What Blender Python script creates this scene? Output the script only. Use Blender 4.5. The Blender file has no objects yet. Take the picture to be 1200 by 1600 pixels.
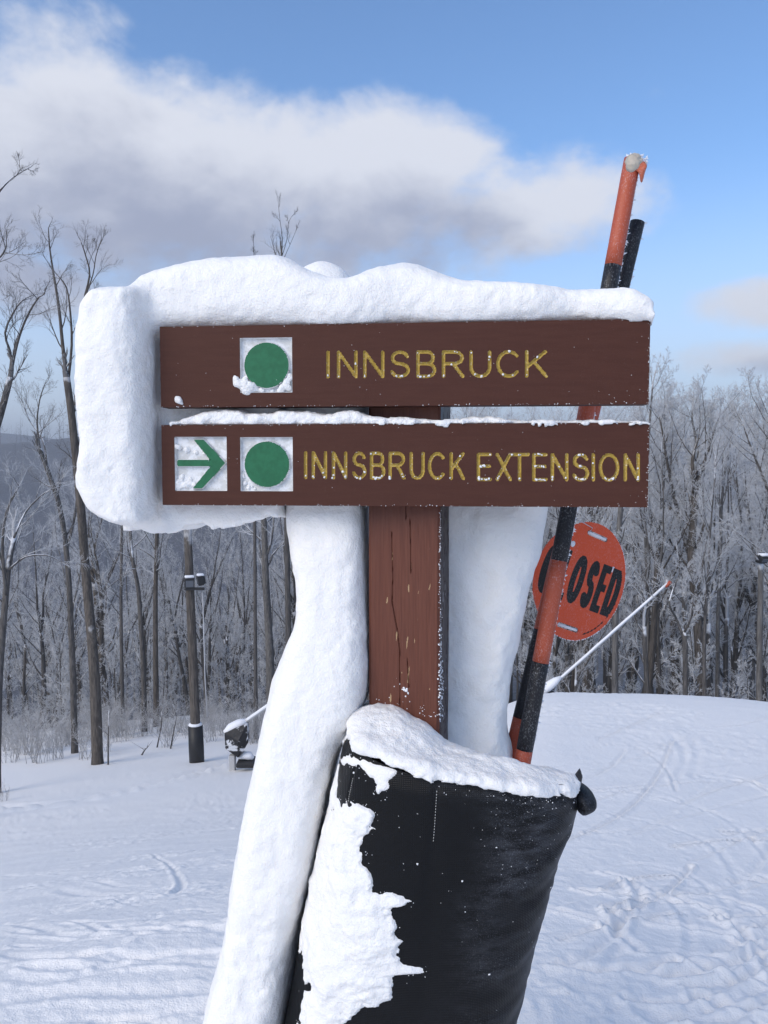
import bpy, math, random
import numpy as np
from mathutils import Vector

random.seed(7)
rng = np.random.default_rng(7)
SC = bpy.context.scene
COL = SC.collection
R = math.radians

# ------------------------------------------------------------------ camera, world, sun, exposure
F_PX = 1244.0                      # focal length in pixels of the 1200x1600 photograph
PITCH = math.atan(75 / F_PX)
cam_d = bpy.data.cameras.new('camera')
cam = bpy.data.objects.new('camera', cam_d)
COL.objects.link(cam)
cam_d.sensor_fit = 'VERTICAL'
cam_d.sensor_height = 24
cam_d.lens = 24 * F_PX / 1600
cam_d.clip_start = 0.05
cam_d.clip_end = 20000
cam.rotation_euler = (R(90) - PITCH, 0, 0)
SC.camera = cam

SUN_DIR = Vector((-0.62, -0.62, 0.60)).normalized()
SUN_EL = math.asin(SUN_DIR.z)
SUN_ROT = math.atan2(SUN_DIR.x, SUN_DIR.y)
sun_d = bpy.data.lights.new('sun', 'SUN')
sun_d.energy = 1.5
sun_d.angle = R(42)
sun_d.color = (1.0, 0.90, 0.77)
sun = bpy.data.objects.new('sun', sun_d)
COL.objects.link(sun)
sun.rotation_euler = (-SUN_DIR).to_track_quat('-Z', 'Y').to_euler()

SC.view_settings.view_transform = 'Standard'
SC.view_settings.look = 'None'
SC.view_settings.exposure = 0.74
SC.view_settings.gamma = 1
SC.view_settings.use_curve_mapping = False


def ray(px, py):
    a, b = (px - 600) / F_PX, -(py - 800) / F_PX
    c, s = math.cos(PITCH), math.sin(PITCH)
    return Vector((a, c + b * s, -s + b * c))


def P(px, py, Y):
    d = ray(px, py)
    return d * (Y / d.y)


world = bpy.data.worlds.new('World')
SC.world = world
world.use_nodes = True


def build_world():
    nt = world.node_tree
    nt.nodes.clear()
    N, L = nt.nodes.new, nt.links.new
    SKY = 0.115
    out = N('ShaderNodeOutputWorld')
    bg = N('ShaderNodeBackground')
    bg.inputs['Strength'].default_value = SKY
    L(bg.outputs[0], out.inputs[0])
    sky = N('ShaderNodeTexSky')
    sky.sky_type = 'NISHITA'
    sky.sun_disc = False
    sky.sun_elevation = SUN_EL
    sky.sun_rotation = SUN_ROT
    sky.altitude = 600
    sky.air_density = 1.0
    sky.dust_density = 0.6
    sky.ozone_density = 1.5
    tc = N('ShaderNodeTexCoord')

    def math_(op, a, b=None, c=None, clamp=False):
        n = N('ShaderNodeMath')
        n.operation = op
        n.use_clamp = clamp
        for i, v in enumerate((a, b, c)):
            if v is None:
                continue
            if isinstance(v, (int, float)):
                n.inputs[i].default_value = v
            else:
                L(v, n.inputs[i])
        return n.outputs[0]

    sep = N('ShaderNodeSeparateXYZ')
    L(tc.outputs['Generated'], sep.inputs[0])
    az = math_('ARCTAN2', sep.outputs[0], sep.outputs[1])
    el = math_('ARCSINE', sep.outputs[2])

    # cloud banks: centre and radii as directions (azimuth, elevation)
    def azel(px, py):
        d = ray(px, py).normalized()
        return math.atan2(d.x, d.y), math.asin(d.z)
    banks = []
    for (cx, cy, rx, ry, amt) in ((120, 265, 620, 185, 1.15), (560, 285, 350, 150, 1.1), (760, 335, 330, 125, .95), (300, 400, 560, 70, .85),
                                  (20, 40, 200, 70, .55), (1200, 478, 150, 50, .9), (1150, 560, 220, 42, .75),
                                  (60, 440, 480, 80, .7), (-500, 250, 500, 160, .9), (1700, 420, 300, 90, .9)):
        a, e = azel(cx, cy)
        banks.append((a, e, rx / F_PX, ry / F_PX, amt))
    # unseen broken cloud added to neutralise the blue skylight, thickest round the veiled sun
    for (a, e, ra, re, amt) in ((-125, 34, 45, 22, 1.0), (-75, 30, 30, 13, .9), (150, 40, 50, 20, .9), (85, 32, 36, 15, .9), (180, 15, 40, 8, .8), (-175, 68, 60, 16, .8), (60, 62, 60, 18, 1.0), (-45, 64, 50, 16, 1.0)):
        banks.append((R(a), R(e), R(ra), R(re), amt))

    def density(da, de):
        a_ = math_('ADD', az, da) if da else az
        e_ = math_('ADD', el, de) if de else el
        comb = N('ShaderNodeCombineXYZ')
        L(a_, comb.inputs[0])
        L(math_('MULTIPLY', e_, 1.5), comb.inputs[1])
        no = N('ShaderNodeTexNoise')
        no.inputs['Scale'].default_value = 5.0
        no.inputs['Detail'].default_value = 9
        no.inputs['Roughness'].default_value = 0.58
        no.inputs['Distortion'].default_value = 0.25
        L(comb.outputs[0], no.inputs['Vector'])
        acc = None
        for (a, e, ra, re, amt) in banks:
            da_ = math_('DIVIDE', math_('SUBTRACT', a_, a), ra)
            de_ = math_('DIVIDE', math_('SUBTRACT', e_, e), re)
            q = math_('ADD', math_('MULTIPLY', da_, da_), math_('MULTIPLY', de_, de_))
            b = math_('MULTIPLY', math_('SUBTRACT', 1.0, q, clamp=True), amt)
            acc = b if acc is None else math_('MAXIMUM', acc, b)
        # general scattered cloud away from the banks, everywhere over the sky
        nf = N('ShaderNodeTexNoise')
        nf.inputs['Scale'].default_value = 16.0
        nf.inputs['Detail'].default_value = 8
        nf.inputs['Roughness'].default_value = 0.6
        L(comb.outputs[0], nf.inputs['Vector'])
        n2 = math_('ADD', math_('MULTIPLY', math_('SUBTRACT', no.outputs[0], 0.5), 2.0), math_('MULTIPLY', math_('SUBTRACT', nf.outputs[0], 0.5), 0.75))
        return math_('ADD', math_('MULTIPLY', acc, 1.25), math_('SUBTRACT', n2, 0.36))

    d0 = density(0, 0)
    d1 = density(-0.03, 0.085)
    mr = N('ShaderNodeMapRange')
    mr.interpolation_type = 'SMOOTHSTEP'
    mr.inputs[1].default_value = 0.0
    mr.inputs[2].default_value = 0.75
    L(d0, mr.inputs[0])
    # lit where there is less cloud towards the light, greyer where more lies above
    mr2 = N('ShaderNodeMapRange')
    mr2.interpolation_type = 'SMOOTHSTEP'
    mr2.inputs[1].default_value = -0.1
    mr2.inputs[2].default_value = 1.2
    L(d1, mr2.inputs[0])
    ccol = N('ShaderNodeMix')
    ccol.data_type = 'RGBA'
    k = 1 / SKY
    ccol.inputs['A'].default_value = (.49 * k, .505 * k, .555 * k, 1)
    ccol.inputs['B'].default_value = (.235 * k, .255 * k, .335 * k, 1)
    L(mr2.outputs[0], ccol.inputs['Factor'])
    # thin pale veil low over the horizon
    veil = N('ShaderNodeMapRange')
    veil.interpolation_type = 'SMOOTHSTEP'
    veil.inputs[1].default_value = 0.36
    veil.inputs[2].default_value = -0.02
    veil.inputs[3].default_value = 0.0
    veil.inputs[4].default_value = 0.92
    L(el, veil.inputs[0])
    vmix = N('ShaderNodeMix')
    vmix.data_type = 'RGBA'
    L(veil.outputs[0], vmix.inputs['Factor'])
    tint = N('ShaderNodeMix')
    tint.data_type = 'RGBA'; tint.blend_type = 'MULTIPLY'
    tint.inputs['Factor'].default_value = 1
    L(sky.outputs[0], tint.inputs['A'])
    tint.inputs['B'].default_value = (.78, .97, 1.14, 1)
    L(tint.outputs['Result'], vmix.inputs['A'])
    vmix.inputs['B'].default_value = (.445 * k, .495 * k, .595 * k, 1)
    mix = N('ShaderNodeMix')
    mix.data_type = 'RGBA'
    L(math_('MULTIPLY', mr.outputs[0], 0.95), mix.inputs['Factor'])
    L(vmix.outputs['Result'], mix.inputs['A'])
    L(ccol.outputs['Result'], mix.inputs['B'])
    L(mix.outputs['Result'], bg.inputs['Color'])


build_world()


# ------------------------------------------------------------------ helpers
def tag(o, label=None, cat=None, group=None, kind=None):
    if label: o['label'] = label
    if cat: o['category'] = cat
    if group: o['group'] = group
    if kind: o['kind'] = kind
    return o


def empty(name, loc=(0, 0, 0)):
    o = bpy.data.objects.new(name, None)
    o.empty_display_size = 0.1
    o.location = loc
    COL.objects.link(o)
    return o


def mesh_np(name, verts, faces, smooth=True, mats=(), mat_idx=None):
    verts = np.asarray(verts, dtype=np.float32)
    me = bpy.data.meshes.new(name)
    me.vertices.add(len(verts))
    me.vertices.foreach_set('co', verts.ravel())
    fl = [np.asarray(f, dtype=np.int32) for f in (faces if isinstance(faces, (list, tuple)) else [faces]) if len(f)]
    tot = sum(f.size for f in fl)
    me.loops.add(tot)
    me.loops.foreach_set('vertex_index', np.concatenate([f.ravel() for f in fl]) if fl else np.zeros(0, np.int32))
    cnt = np.concatenate([np.full(len(f), f.shape[1], np.int32) for f in fl])
    me.polygons.add(len(cnt))
    me.polygons.foreach_set('loop_start', np.concatenate([[0], np.cumsum(cnt)[:-1]]).astype(np.int32))
    me.polygons.foreach_set('use_smooth', np.full(len(cnt), smooth, dtype=bool))
    for m in mats:
        me.materials.append(m)
    if mat_idx is not None:
        me.polygons.foreach_set('material_index', np.asarray(mat_idx, dtype=np.int32))
    me.update(calc_edges=True)
    me.validate()
    return me


def link(name, me, parent=None):
    o = bpy.data.objects.new(name, me)
    COL.objects.link(o)
    if parent is not None:
        o.parent = parent
        b = Vector(parent.location)
        q = parent.parent
        while q is not None:
            b += Vector(q.location)
            q = q.parent
        o.location = -b
    return o


class MB:
    """collects boxes, tubes and lathes in world coordinates, builds them as one mesh"""
    def __init__(s):
        s.v, s.q, s.t = [], [], []

    def box(s, c, ax, ay, az, bevel=0.0):
        c, ax, ay, az = Vector(c), Vector(ax), Vector(ay), Vector(az)
        b = len(s.v)
        la, lb, lc = ax.length, ay.length, az.length
        if bevel <= 0:
            for i in (-1, 1):
                for j in (-1, 1):
                    for k in (-1, 1):
                        s.v.append(c + ax * i + ay * j + az * k)
            s.q += [[b + x for x in f] for f in ((0, 1, 3, 2), (4, 6, 7, 5), (0, 4, 5, 1), (2, 3, 7, 6), (0, 2, 6, 4), (1, 5, 7, 3))]
            return
        ea, eb, ec = 1 - bevel / la, 1 - bevel / lb, 1 - bevel / lc
        idx = {}
        for i in (-1, 1):
            for j in (-1, 1):
                for k in (-1, 1):
                    for m, (x, y, z) in enumerate(((1, eb, ec), (ea, 1, ec), (ea, eb, 1))):
                        idx[(i, j, k, m)] = len(s.v)
                        s.v.append(c + ax * (i * x) + ay * (j * y) + az * (k * z))
        for i in (-1, 1):
            s.q.append([idx[(i, a, d, 0)] for a, d in ((-1, -1), (1, -1), (1, 1), (-1, 1))][::i])
            s.q.append([idx[(a, i, d, 1)] for a, d in ((-1, -1), (1, -1), (1, 1), (-1, 1))][::-i])
            s.q.append([idx[(a, d, i, 2)] for a, d in ((-1, -1), (1, -1), (1, 1), (-1, 1))][::i])
        for i in (-1, 1):
            for j in (-1, 1):
                s.q.append([idx[(i, j, -1, 0)], idx[(i, j, 1, 0)], idx[(i, j, 1, 1)], idx[(i, j, -1, 1)]][::-i * j])
                s.q.append([idx[(i, -1, j, 0)], idx[(i, 1, j, 0)], idx[(i, 1, j, 2)], idx[(i, -1, j, 2)]][::i * j])
                s.q.append([idx[(-1, i, j, 1)], idx[(1, i, j, 1)], idx[(1, i, j, 2)], idx[(-1, i, j, 2)]][::-i * j])
        for i in (-1, 1):
            for j in (-1, 1):
                for k in (-1, 1):
                    s.t.append([idx[(i, j, k, m)] for m in range(3)][::i * j * k])

    def tube(s, pts, rad, n=8, cap=True):
        pts = [Vector(p) for p in pts]
        if isinstance(rad, (int, float)):
            rad = [rad] * len(pts)
        up = Vector((0.31, 0.95, 0.05)).normalized()
        b = len(s.v)
        for i, p in enumerate(pts):
            d = (pts[min(i + 1, len(pts) - 1)] - pts[max(i - 1, 0)]).normalized()
            e1 = d.cross(up)
            if e1.length < 1e-3:
                e1 = d.cross(Vector((1, 0, 0)))
            e1.normalize()
            e2 = e1.cross(d)
            for k in range(n):
                a = 2 * math.pi * k / n
                s.v.append(p + (e1 * math.cos(a) + e2 * math.sin(a)) * rad[i])
        for i in range(len(pts) - 1):
            for k in range(n):
                k2 = (k + 1) % n
                s.q.append([b + i * n + k, b + i * n + k2, b + (i + 1) * n + k2, b + (i + 1) * n + k])
        if cap:
            for e, i in ((0, 0), (1, len(pts) - 1)):
                c = len(s.v)
                s.v.append(pts[i].copy())
                for k in range(n):
                    k2 = (k + 1) % n
                    t = [b + i * n + k2, b + i * n + k, c]
                    s.t.append(t if e == 0 else t[::-1])

    def build(s, name, mat, parent=None, smooth=False):
        fs = []
        if s.q: fs.append(np.array(s.q))
        if s.t: fs.append(np.array(s.t))
        me = mesh_np(name, np.array([tuple(v) for v in s.v]), fs, smooth, [mat])
        return link(name, me, parent)


# --- value noise
def _h(ix, iy, iz, seed):
    n = (ix.astype(np.int64) * 374761393 + iy.astype(np.int64) * 668265263 + iz.astype(np.int64) * 2147483647 + seed * 974634777) & 0xffffffff
    n = ((n ^ (n >> 13)) * 1274126177) & 0xffffffff
    n = ((n ^ (n >> 16)) * 2246822519) & 0xffffffff
    return ((n ^ (n >> 15)) & 0xffffff) / float(0xffffff)


def vnoise(x, y, z, seed=0):
    ix, iy, iz = np.floor(x), np.floor(y), np.floor(z)
    fx, fy, fz = x - ix, y - iy, z - iz
    fx, fy, fz = fx * fx * (3 - 2 * fx), fy * fy * (3 - 2 * fy), fz * fz * (3 - 2 * fz)
    r = 0
    for a in (0, 1):
        wx = fx if a else 1 - fx
        for b in (0, 1):
            wy = fy if b else 1 - fy
            for c in (0, 1):
                wz = fz if c else 1 - fz
                r = r + wx * wy * wz * _h(ix + a, iy + b, iz + c, seed)
    return r * 2 - 1


def vnoise2(x, y, seed=0):
    ix, iy = np.floor(x), np.floor(y)
    fx, fy = x - ix, y - iy
    fx, fy = fx * fx * (3 - 2 * fx), fy * fy * (3 - 2 * fy)
    z = np.zeros_like(ix)
    r = 0
    for a in (0, 1):
        wx = fx if a else 1 - fx
        for b in (0, 1):
            wy = fy if b else 1 - fy
            r = r + wx * wy * _h(ix + a, iy + b, z, seed)
    return r * 2 - 1


def sstep(a, b, x):
    t = np.clip((x - a) / (b - a), 0, 1)
    return t * t * (3 - 2 * t)


def surface_nets(Fv, origin, h):
    ins = Fv < 0
    c = np.zeros(tuple(n - 1 for n in Fv.shape), np.int8)
    sl = lambda d: tuple(slice(d_, n - 1 + d_) for d_, n in zip(d, Fv.shape))
    cor = [(a, b, c_) for a in (0, 1) for b in (0, 1) for c_ in (0, 1)]
    for d in cor:
        c += ins[sl(d)]
    act = (c > 0) & (c < 8)
    ijk = np.argwhere(act)
    idx = -np.ones(act.shape, np.int64)
    idx[act] = np.arange(len(ijk))
    pos = np.zeros((len(ijk), 3))
    cnt = np.zeros(len(ijk))
    I, J, K = ijk.T
    for d in cor:
        for ax in range(3):
            if d[ax]:
                continue
            e = list(d); e[ax] = 1
            f0 = Fv[I + d[0], J + d[1], K + d[2]]
            f1 = Fv[I + e[0], J + e[1], K + e[2]]
            m = (f0 < 0) != (f1 < 0)
            t = f0[m] / (f0[m] - f1[m])
            p = np.array(d, float) + np.zeros((m.sum(), 3))
            p[:, ax] = t
            pos[m] += p
            cnt[m] += 1
    v = (ijk + pos / cnt[:, None]) * h + np.array(origin)
    quads = []
    for ax in range(3):
        a0 = [slice(None)] * 3; a1 = [slice(None)] * 3
        a0[ax] = slice(0, -1); a1[ax] = slice(1, None)
        s0, s1 = ins[tuple(a0)], ins[tuple(a1)]
        e = np.argwhere(s0 != s1)
        b, c_ = (ax + 1) % 3, (ax + 2) % 3
        ok = (e[:, b] > 0) & (e[:, c_] > 0) & (e[:, b] < Fv.shape[b] - 1) & (e[:, c_] < Fv.shape[c_] - 1)
        e = e[ok]
        fl = s0[tuple(e.T)]
        qs = []
        for (db, dc) in ((-1, -1), (0, -1), (0, 0), (-1, 0)):
            q = e.copy(); q[:, b] += db; q[:, c_] += dc
            qs.append(idx[tuple(q.T)])
        q = np.stack(qs, 1)
        q[~fl] = q[~fl][:, ::-1]
        quads.append(q)
    return v, np.concatenate(quads)


# ------------------------------------------------------------------ materials
def mat_new(name, base=(.5, .5, .5), rough=.6, spec=.5, metal=0):
    m = bpy.data.materials.new(name)
    m.use_nodes = True
    b = m.node_tree.nodes['Principled BSDF']
    b.inputs['Base Color'].default_value = (*base, 1)
    b.inputs['Roughness'].default_value = rough
    b.inputs['Specular IOR Level'].default_value = spec
    b.inputs['Metallic'].default_value = metal
    return m, m.node_tree, b


def tnoise(nt, scale, detail=3, rough=.55, vec=None, dist=0):
    n = nt.nodes.new('ShaderNodeTexNoise')
    n.inputs['Scale'].default_value = scale
    n.inputs['Detail'].default_value = detail
    n.inputs['Roughness'].default_value = rough
    n.inputs['Distortion'].default_value = dist
    if vec is not None:
        nt.links.new(vec, n.inputs['Vector'])
    return n.outputs[0]


def coord(nt, kind='Object', scale=None):
    tc = nt.nodes.new('ShaderNodeTexCoord')
    if scale is None:
        return tc.outputs[kind]
    mp = nt.nodes.new('ShaderNodeMapping')
    mp.inputs['Scale'].default_value = scale
    nt.links.new(tc.outputs[kind], mp.inputs[0])
    return mp.outputs[0]


def ramp(nt, fac, a, b, lo=0., hi=1.):
    n = nt.nodes.new('ShaderNodeMapRange')
    n.interpolation_type = 'SMOOTHSTEP'
    n.inputs[1].default_value = a
    n.inputs[2].default_value = b
    n.inputs[3].default_value = lo
    n.inputs[4].default_value = hi
    nt.links.new(fac, n.inputs[0])
    return n.outputs[0]


def mixc(nt, fac, a, b):
    n = nt.nodes.new('ShaderNodeMix')
    n.data_type = 'RGBA'
    for key, v in (('Factor', fac), ('A', a), ('B', b)):
        if isinstance(v, tuple):
            n.inputs[key].default_value = (*v, 1)
        elif isinstance(v, (int, float)):
            n.inputs[key].default_value = v
        else:
            nt.links.new(v, n.inputs[key])
    return n.outputs['Result']


def mth(nt, op, a, b=None):
    n = nt.nodes.new('ShaderNodeMath')
    n.operation = op
    for i, v in enumerate((a, b)):
        if v is None: continue
        if isinstance(v, (int, float)): n.inputs[i].default_value = v
        else: nt.links.new(v, n.inputs[i])
    return n.outputs[0]


def bump(nt, bsdf, h, strength, dist):
    n = nt.nodes.new('ShaderNodeBump')
    n.inputs['Strength'].default_value = strength
    n.inputs['Distance'].default_value = dist
    nt.links.new(h, n.inputs['Height'])
    nt.links.new(n.outputs[0], bsdf.inputs['Normal'])


def m_snow(name, col=(.86, .865, .88), grain=500, sss=0.0, bstr=.6):
    m, nt, b = mat_new(name, col, .62, .25)
    c = coord(nt)
    n1 = tnoise(nt, grain, 2, .6, c)
    n2 = tnoise(nt, grain * .22, 3, .6, c)
    h = mth(nt, 'ADD', n1, mth(nt, 'MULTIPLY', n2, 2.2))
    bump(nt, b, h, bstr, .0035)
    if sss:
        b.inputs['Subsurface Weight'].default_value = sss
        b.inputs['Subsurface Radius'].default_value = (1, .9, .8)
        b.inputs['Subsurface Scale'].default_value = .012
    return m


M = {}
M['snow'] = m_snow('packed_snow', (.90, .89, .875), 300, .35, .5)
M['snow_rough'] = m_snow('loose_snow', (.89, .885, .88), 330, .3, .6)
M['ground'] = m_snow('groomed_snow', (.90, .885, .87), 160, 0, .8)


def wood_floor():
    nt = M['ground'].node_tree
    b = nt.nodes['Principled BSDF']
    at = nt.nodes.new('ShaderNodeAttribute'); at.attribute_name = 'wood'
    c = coord(nt)
    f = tnoise(nt, .9, 6, .7, c)
    g = tnoise(nt, .02, 4, .6, c)
    wood = mixc(nt, ramp(nt, f, .40, .66), (.045, .043, .045), (.20, .20, .22))
    wood = mixc(nt, ramp(nt, g, .35, .7, 0, .4), wood, (.10, .10, .115))
    nt.links.new(mixc(nt, at.outputs['Fac'], (.90, .885, .87), wood), b.inputs['Base Color'])


wood_floor()


def m_board():
    m, nt, b = mat_new('brown_board_paint', (.07, .03, .022), .62, .25)
    c = coord(nt, 'Object', (6, 6, 60))
    f = tnoise(nt, 3, 6, .6, c)
    f2 = tnoise(nt, 700, 2, .6, coord(nt))
    col = mixc(nt, ramp(nt, f, .3, .7), (.064, .0215, .0140), (.073, .0255, .0165))
    col = mixc(nt, ramp(nt, f2, .68, .76, 0, .22), col, (.3, .27, .25))
    nt.links.new(col, b.inputs['Base Color'])
    bump(nt, b, f2, .25, .001)
    return m


def m_post(frost):
    m, nt, b = mat_new('brown_post_paint' if not frost else 'frosted_post_paint', (.12, .045, .03), .5, .35)
    c = coord(nt, 'Object', (60, 60, 3))
    f = tnoise(nt, 4, 5, .6, c)
    col = mixc(nt, ramp(nt, f, .3, .7), (.108, .034, .020), (.138, .046, .027))
    b2 = tnoise(nt, 260, 3, .6, coord(nt, 'Object', (1, 1, .25)))
    col = mixc(nt, ramp(nt, b2, .72, .78, 0, .35), col, (.40, .27, .17))
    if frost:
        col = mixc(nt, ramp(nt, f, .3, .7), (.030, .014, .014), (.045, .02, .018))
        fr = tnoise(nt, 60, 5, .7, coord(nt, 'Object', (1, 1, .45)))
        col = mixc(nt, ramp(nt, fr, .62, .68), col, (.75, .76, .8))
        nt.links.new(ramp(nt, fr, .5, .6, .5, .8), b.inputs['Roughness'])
    nt.links.new(col, b.inputs['Base Color'])
    bump(nt, b, f, .18, .002)
    return m


M['board'] = m_board()
M['post'] = m_post(False)
M['post_frost'] = m_post(True)
M['chip'] = mat_new('bare_wood', (.42, .29, .17), .8, .2)[0]


def m_gold():
    m, nt, b = mat_new('gold_letter_paint', (.38, .22, .03), .45, .4)
    f = tnoise(nt, 260, 4, .6, coord(nt))
    col = mixc(nt, ramp(nt, f, .35, .65), (.33, .215, .034), (.48, .345, .075))
    col = mixc(nt, ramp(nt, tnoise(nt, 330, 3, .6, coord(nt)), .62, .7), col, (.72, .70, .66))
    nt.links.new(col, b.inputs['Base Color'])
    return m


M['gold'] = m_gold()
m, nt, b = mat_new('green_paint', (.012, .13, .055), .5, .35)
nt.links.new(mixc(nt, ramp(nt, tnoise(nt, 90, 4, .6, coord(nt)), .3, .7), (.014, .118, .052), (.02, .150, .068)), b.inputs['Base Color'])
M['green'] = m
m, nt, b = mat_new('white_recess_paint', (.7, .7, .7), .6, .3)
nt.links.new(mixc(nt, ramp(nt, tnoise(nt, 60, 5, .65, coord(nt)), .42, .6), (.62, .625, .62), (.8, .81, .83)), b.inputs['Base Color'])
bump(nt, b, tnoise(nt, 120, 5, .6, coord(nt)), .6, .004)
M['white'] = m


def m_striped(name, col, frost=.25):
    m, nt, b = mat_new(name, col, .5, .4)
    c = coord(nt, 'Object', (1, 1, .6))
    f = tnoise(nt, 420, 3, .65, c)
    g = tnoise(nt, 25, 3, .6, c)
    k = mth(nt, 'MULTIPLY', ramp(nt, f, .52, .68), ramp(nt, g, .3, .75, .15, 1))
    col2 = mixc(nt, mth(nt, 'MULTIPLY', k, frost), tuple(x for x in col), (.7, .72, .76))
    nt.links.new(col2, b.inputs['Base Color'])
    bump(nt, b, f, .4, .0015)
    return m


M['orange'] = m_striped('orange_pole_plastic', (.43, .085, .04), .35)
M['black_band'] = m_striped('black_pole_plastic', (.012, .012, .015), .3)
M['disc'] = m_striped('orange_sign_plastic', (.72, .088, .025), .34)
M['disc_black'] = m_striped('black_sign_print', (.006, .006, .006), .16)
M['frost'] = mat_new('rime_frost', (.84, .85, .88), .7, .2)[0]
M['ice'] = mat_new('clear_ice', (.62, .57, .48), .45, .5)[0]
M['ice'].node_tree.nodes['Principled BSDF'].inputs['Transmission Weight'].default_value = .35


def m_vinyl():
    m, nt, b = mat_new('black_vinyl', (.006, .0065, .008), .45, .16)
    at = nt.nodes.new('ShaderNodeAttribute')
    at.attribute_name = 'frost'
    c = coord(nt)
    wx = nt.nodes.new('ShaderNodeTexWave')
    wx.wave_type = 'BANDS'; wx.bands_direction = 'Z'
    wx.inputs['Scale'].default_value = 110
    nt.links.new(c, wx.inputs['Vector'])
    wy = nt.nodes.new('ShaderNodeTexWave')
    wy.wave_type = 'BANDS'; wy.bands_direction = 'X'
    wy.inputs['Scale'].default_value = 110
    nt.links.new(c, wy.inputs['Vector'])
    f = tnoise(nt, 480, 4, .7, c)
    g = tnoise(nt, 45, 4, .65, coord(nt, 'Object', (.5, .5, 1.6)))
    k = mth(nt, 'MULTIPLY', at.outputs['Fac'], mth(nt, 'ADD', mth(nt, 'MULTIPLY', ramp(nt, g, .35, .75), .45), ramp(nt, f, .54, .70)))
    k = mth(nt, 'MINIMUM', k, 1.0)
    col = mixc(nt, k, (.006, .0065, .008), (.26, .28, .33))
    nt.links.new(col, b.inputs['Base Color'])
    nt.links.new(mth(nt, 'ADD', .40, mth(nt, 'MULTIPLY', k, .5)), b.inputs['Roughness'])
    h = mth(nt, 'ADD', mth(nt, 'ADD', wx.outputs['Fac'], wy.outputs['Fac']), mth(nt, 'MULTIPLY', f, .5))
    bump(nt, b, h, .28, .0012)
    return m


M['vinyl'] = m_vinyl()
M['thread'] = mat_new('white_thread', (.6, .6, .58), .8, .2)[0]
M['black_metal'] = mat_new('black_metal', (.02, .02, .022), .5, .4)[0]
M['glass'] = mat_new('lamp_glass', (.12, .13, .15), .2, .5)[0]
M['grey_metal'] = mat_new('grey_metal', (.45, .46, .48), .5, .5)[0]


def m_bark(name, dark, light, snow, frost=.0):
    """bark with snow lying on what faces up and rime on the windward side"""
    m, nt, b = mat_new(name, dark, .9, .1)
    c = coord(nt, 'Object', (9, 9, 1.2))
    f = tnoise(nt, 2.2, 4, .65, c)
    col = mixc(nt, ramp(nt, f, .35, .68), dark, light)
    ge = nt.nodes.new('ShaderNodeNewGeometry')
    sx = nt.nodes.new('ShaderNodeSeparateXYZ')
    nt.links.new(ge.outputs['Normal'], sx.inputs[0])
    up = mth(nt, 'ADD', sx.outputs[2], mth(nt, 'MULTIPLY', mth(nt, 'SUBTRACT', tnoise(nt, 3.5, 3, .6, coord(nt)), .5), .9))
    k = ramp(nt, up, .30, .62, 0, snow)
    if frost:
        k = mth(nt, 'MAXIMUM', k, frost)
    col = mixc(nt, k, col, (.80, .82, .86))
    nt.links.new(col, b.inputs['Base Color'])
    bump(nt, b, f, .7, .05)
    return m


M['bark'] = m_bark('dark_bark', (.045, .040, .037), (.12, .108, .098), .9, .04)
M['bark_brown'] = m_bark('brown_bark', (.05, .042, .036), (.125, .106, .09), .5, .03)
M['bark_grey'] = m_bark('grey_bark', (.07, .064, .06), (.165, .155, .145), .8, .04)
M['twig_frost'] = m_bark('frosted_twigs', (.05, .046, .045), (.12, .115, .11), .95, .58)
M['twig_dark'] = m_bark('dark_twigs', (.06, .053, .049), (.10, .09, .082), .5, .10)
M['twig_shrub'] = m_bark('shrub_twigs', (.08, .066, .056), (.16, .14, .12), .9, .42)
M['far_wood'] = m_bark('far_frosted_wood', (.05, .048, .05), (.09, .088, .09), .85, .22)


# ------------------------------------------------------------------ terrain
LD = np.array([0, 2.4, 5, 10, 16, 24, 38, 60, 100, 200, 330, 700, 1500, 2600, 9000])
LZ = np.array([-1.62, -1.66, -2.6, -4.75, -6.95, -9.0, -12.1, -18.5, -29, -52, -66, -22, 38, 60, 20])
RD = np.array([0, 2.4, 4, 6, 8, 11, 12.5, 15, 20, 30, 45, 70, 110, 200, 330, 700, 1500, 2600, 9000])
RZ = np.array([-1.62, -1.66, -1.95, -2.30, -2.62, -3.16, -3.65, -4.9, -7.4, -11.6, -16, -21, -30, -50, -64, -22, 30, 50, 15])


def pchip(xq, xs, ys):
    h = np.diff(xs); d = np.diff(ys) / h
    m = np.zeros(len(xs))
    for i in range(1, len(xs) - 1):
        if d[i - 1] * d[i] > 0:
            w1, w2 = 2 * h[i] + h[i - 1], h[i] + 2 * h[i - 1]
            m[i] = (w1 + w2) / (w1 / d[i - 1] + w2 / d[i])
    m[0], m[-1] = d[0] * .3, d[-1]
    xq = np.clip(xq, xs[0], xs[-1])
    i = np.clip(np.searchsorted(xs, xq) - 1, 0, len(xs) - 2)
    t = (xq - xs[i]) / h[i]
    return ((2 * t ** 3 - 3 * t ** 2 + 1) * ys[i] + (t ** 3 - 2 * t ** 2 + t) * h[i] * m[i]
            + (-2 * t ** 3 + 3 * t ** 2) * ys[i + 1] + (t ** 3 - t ** 2) * h[i] * m[i + 1])


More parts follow.
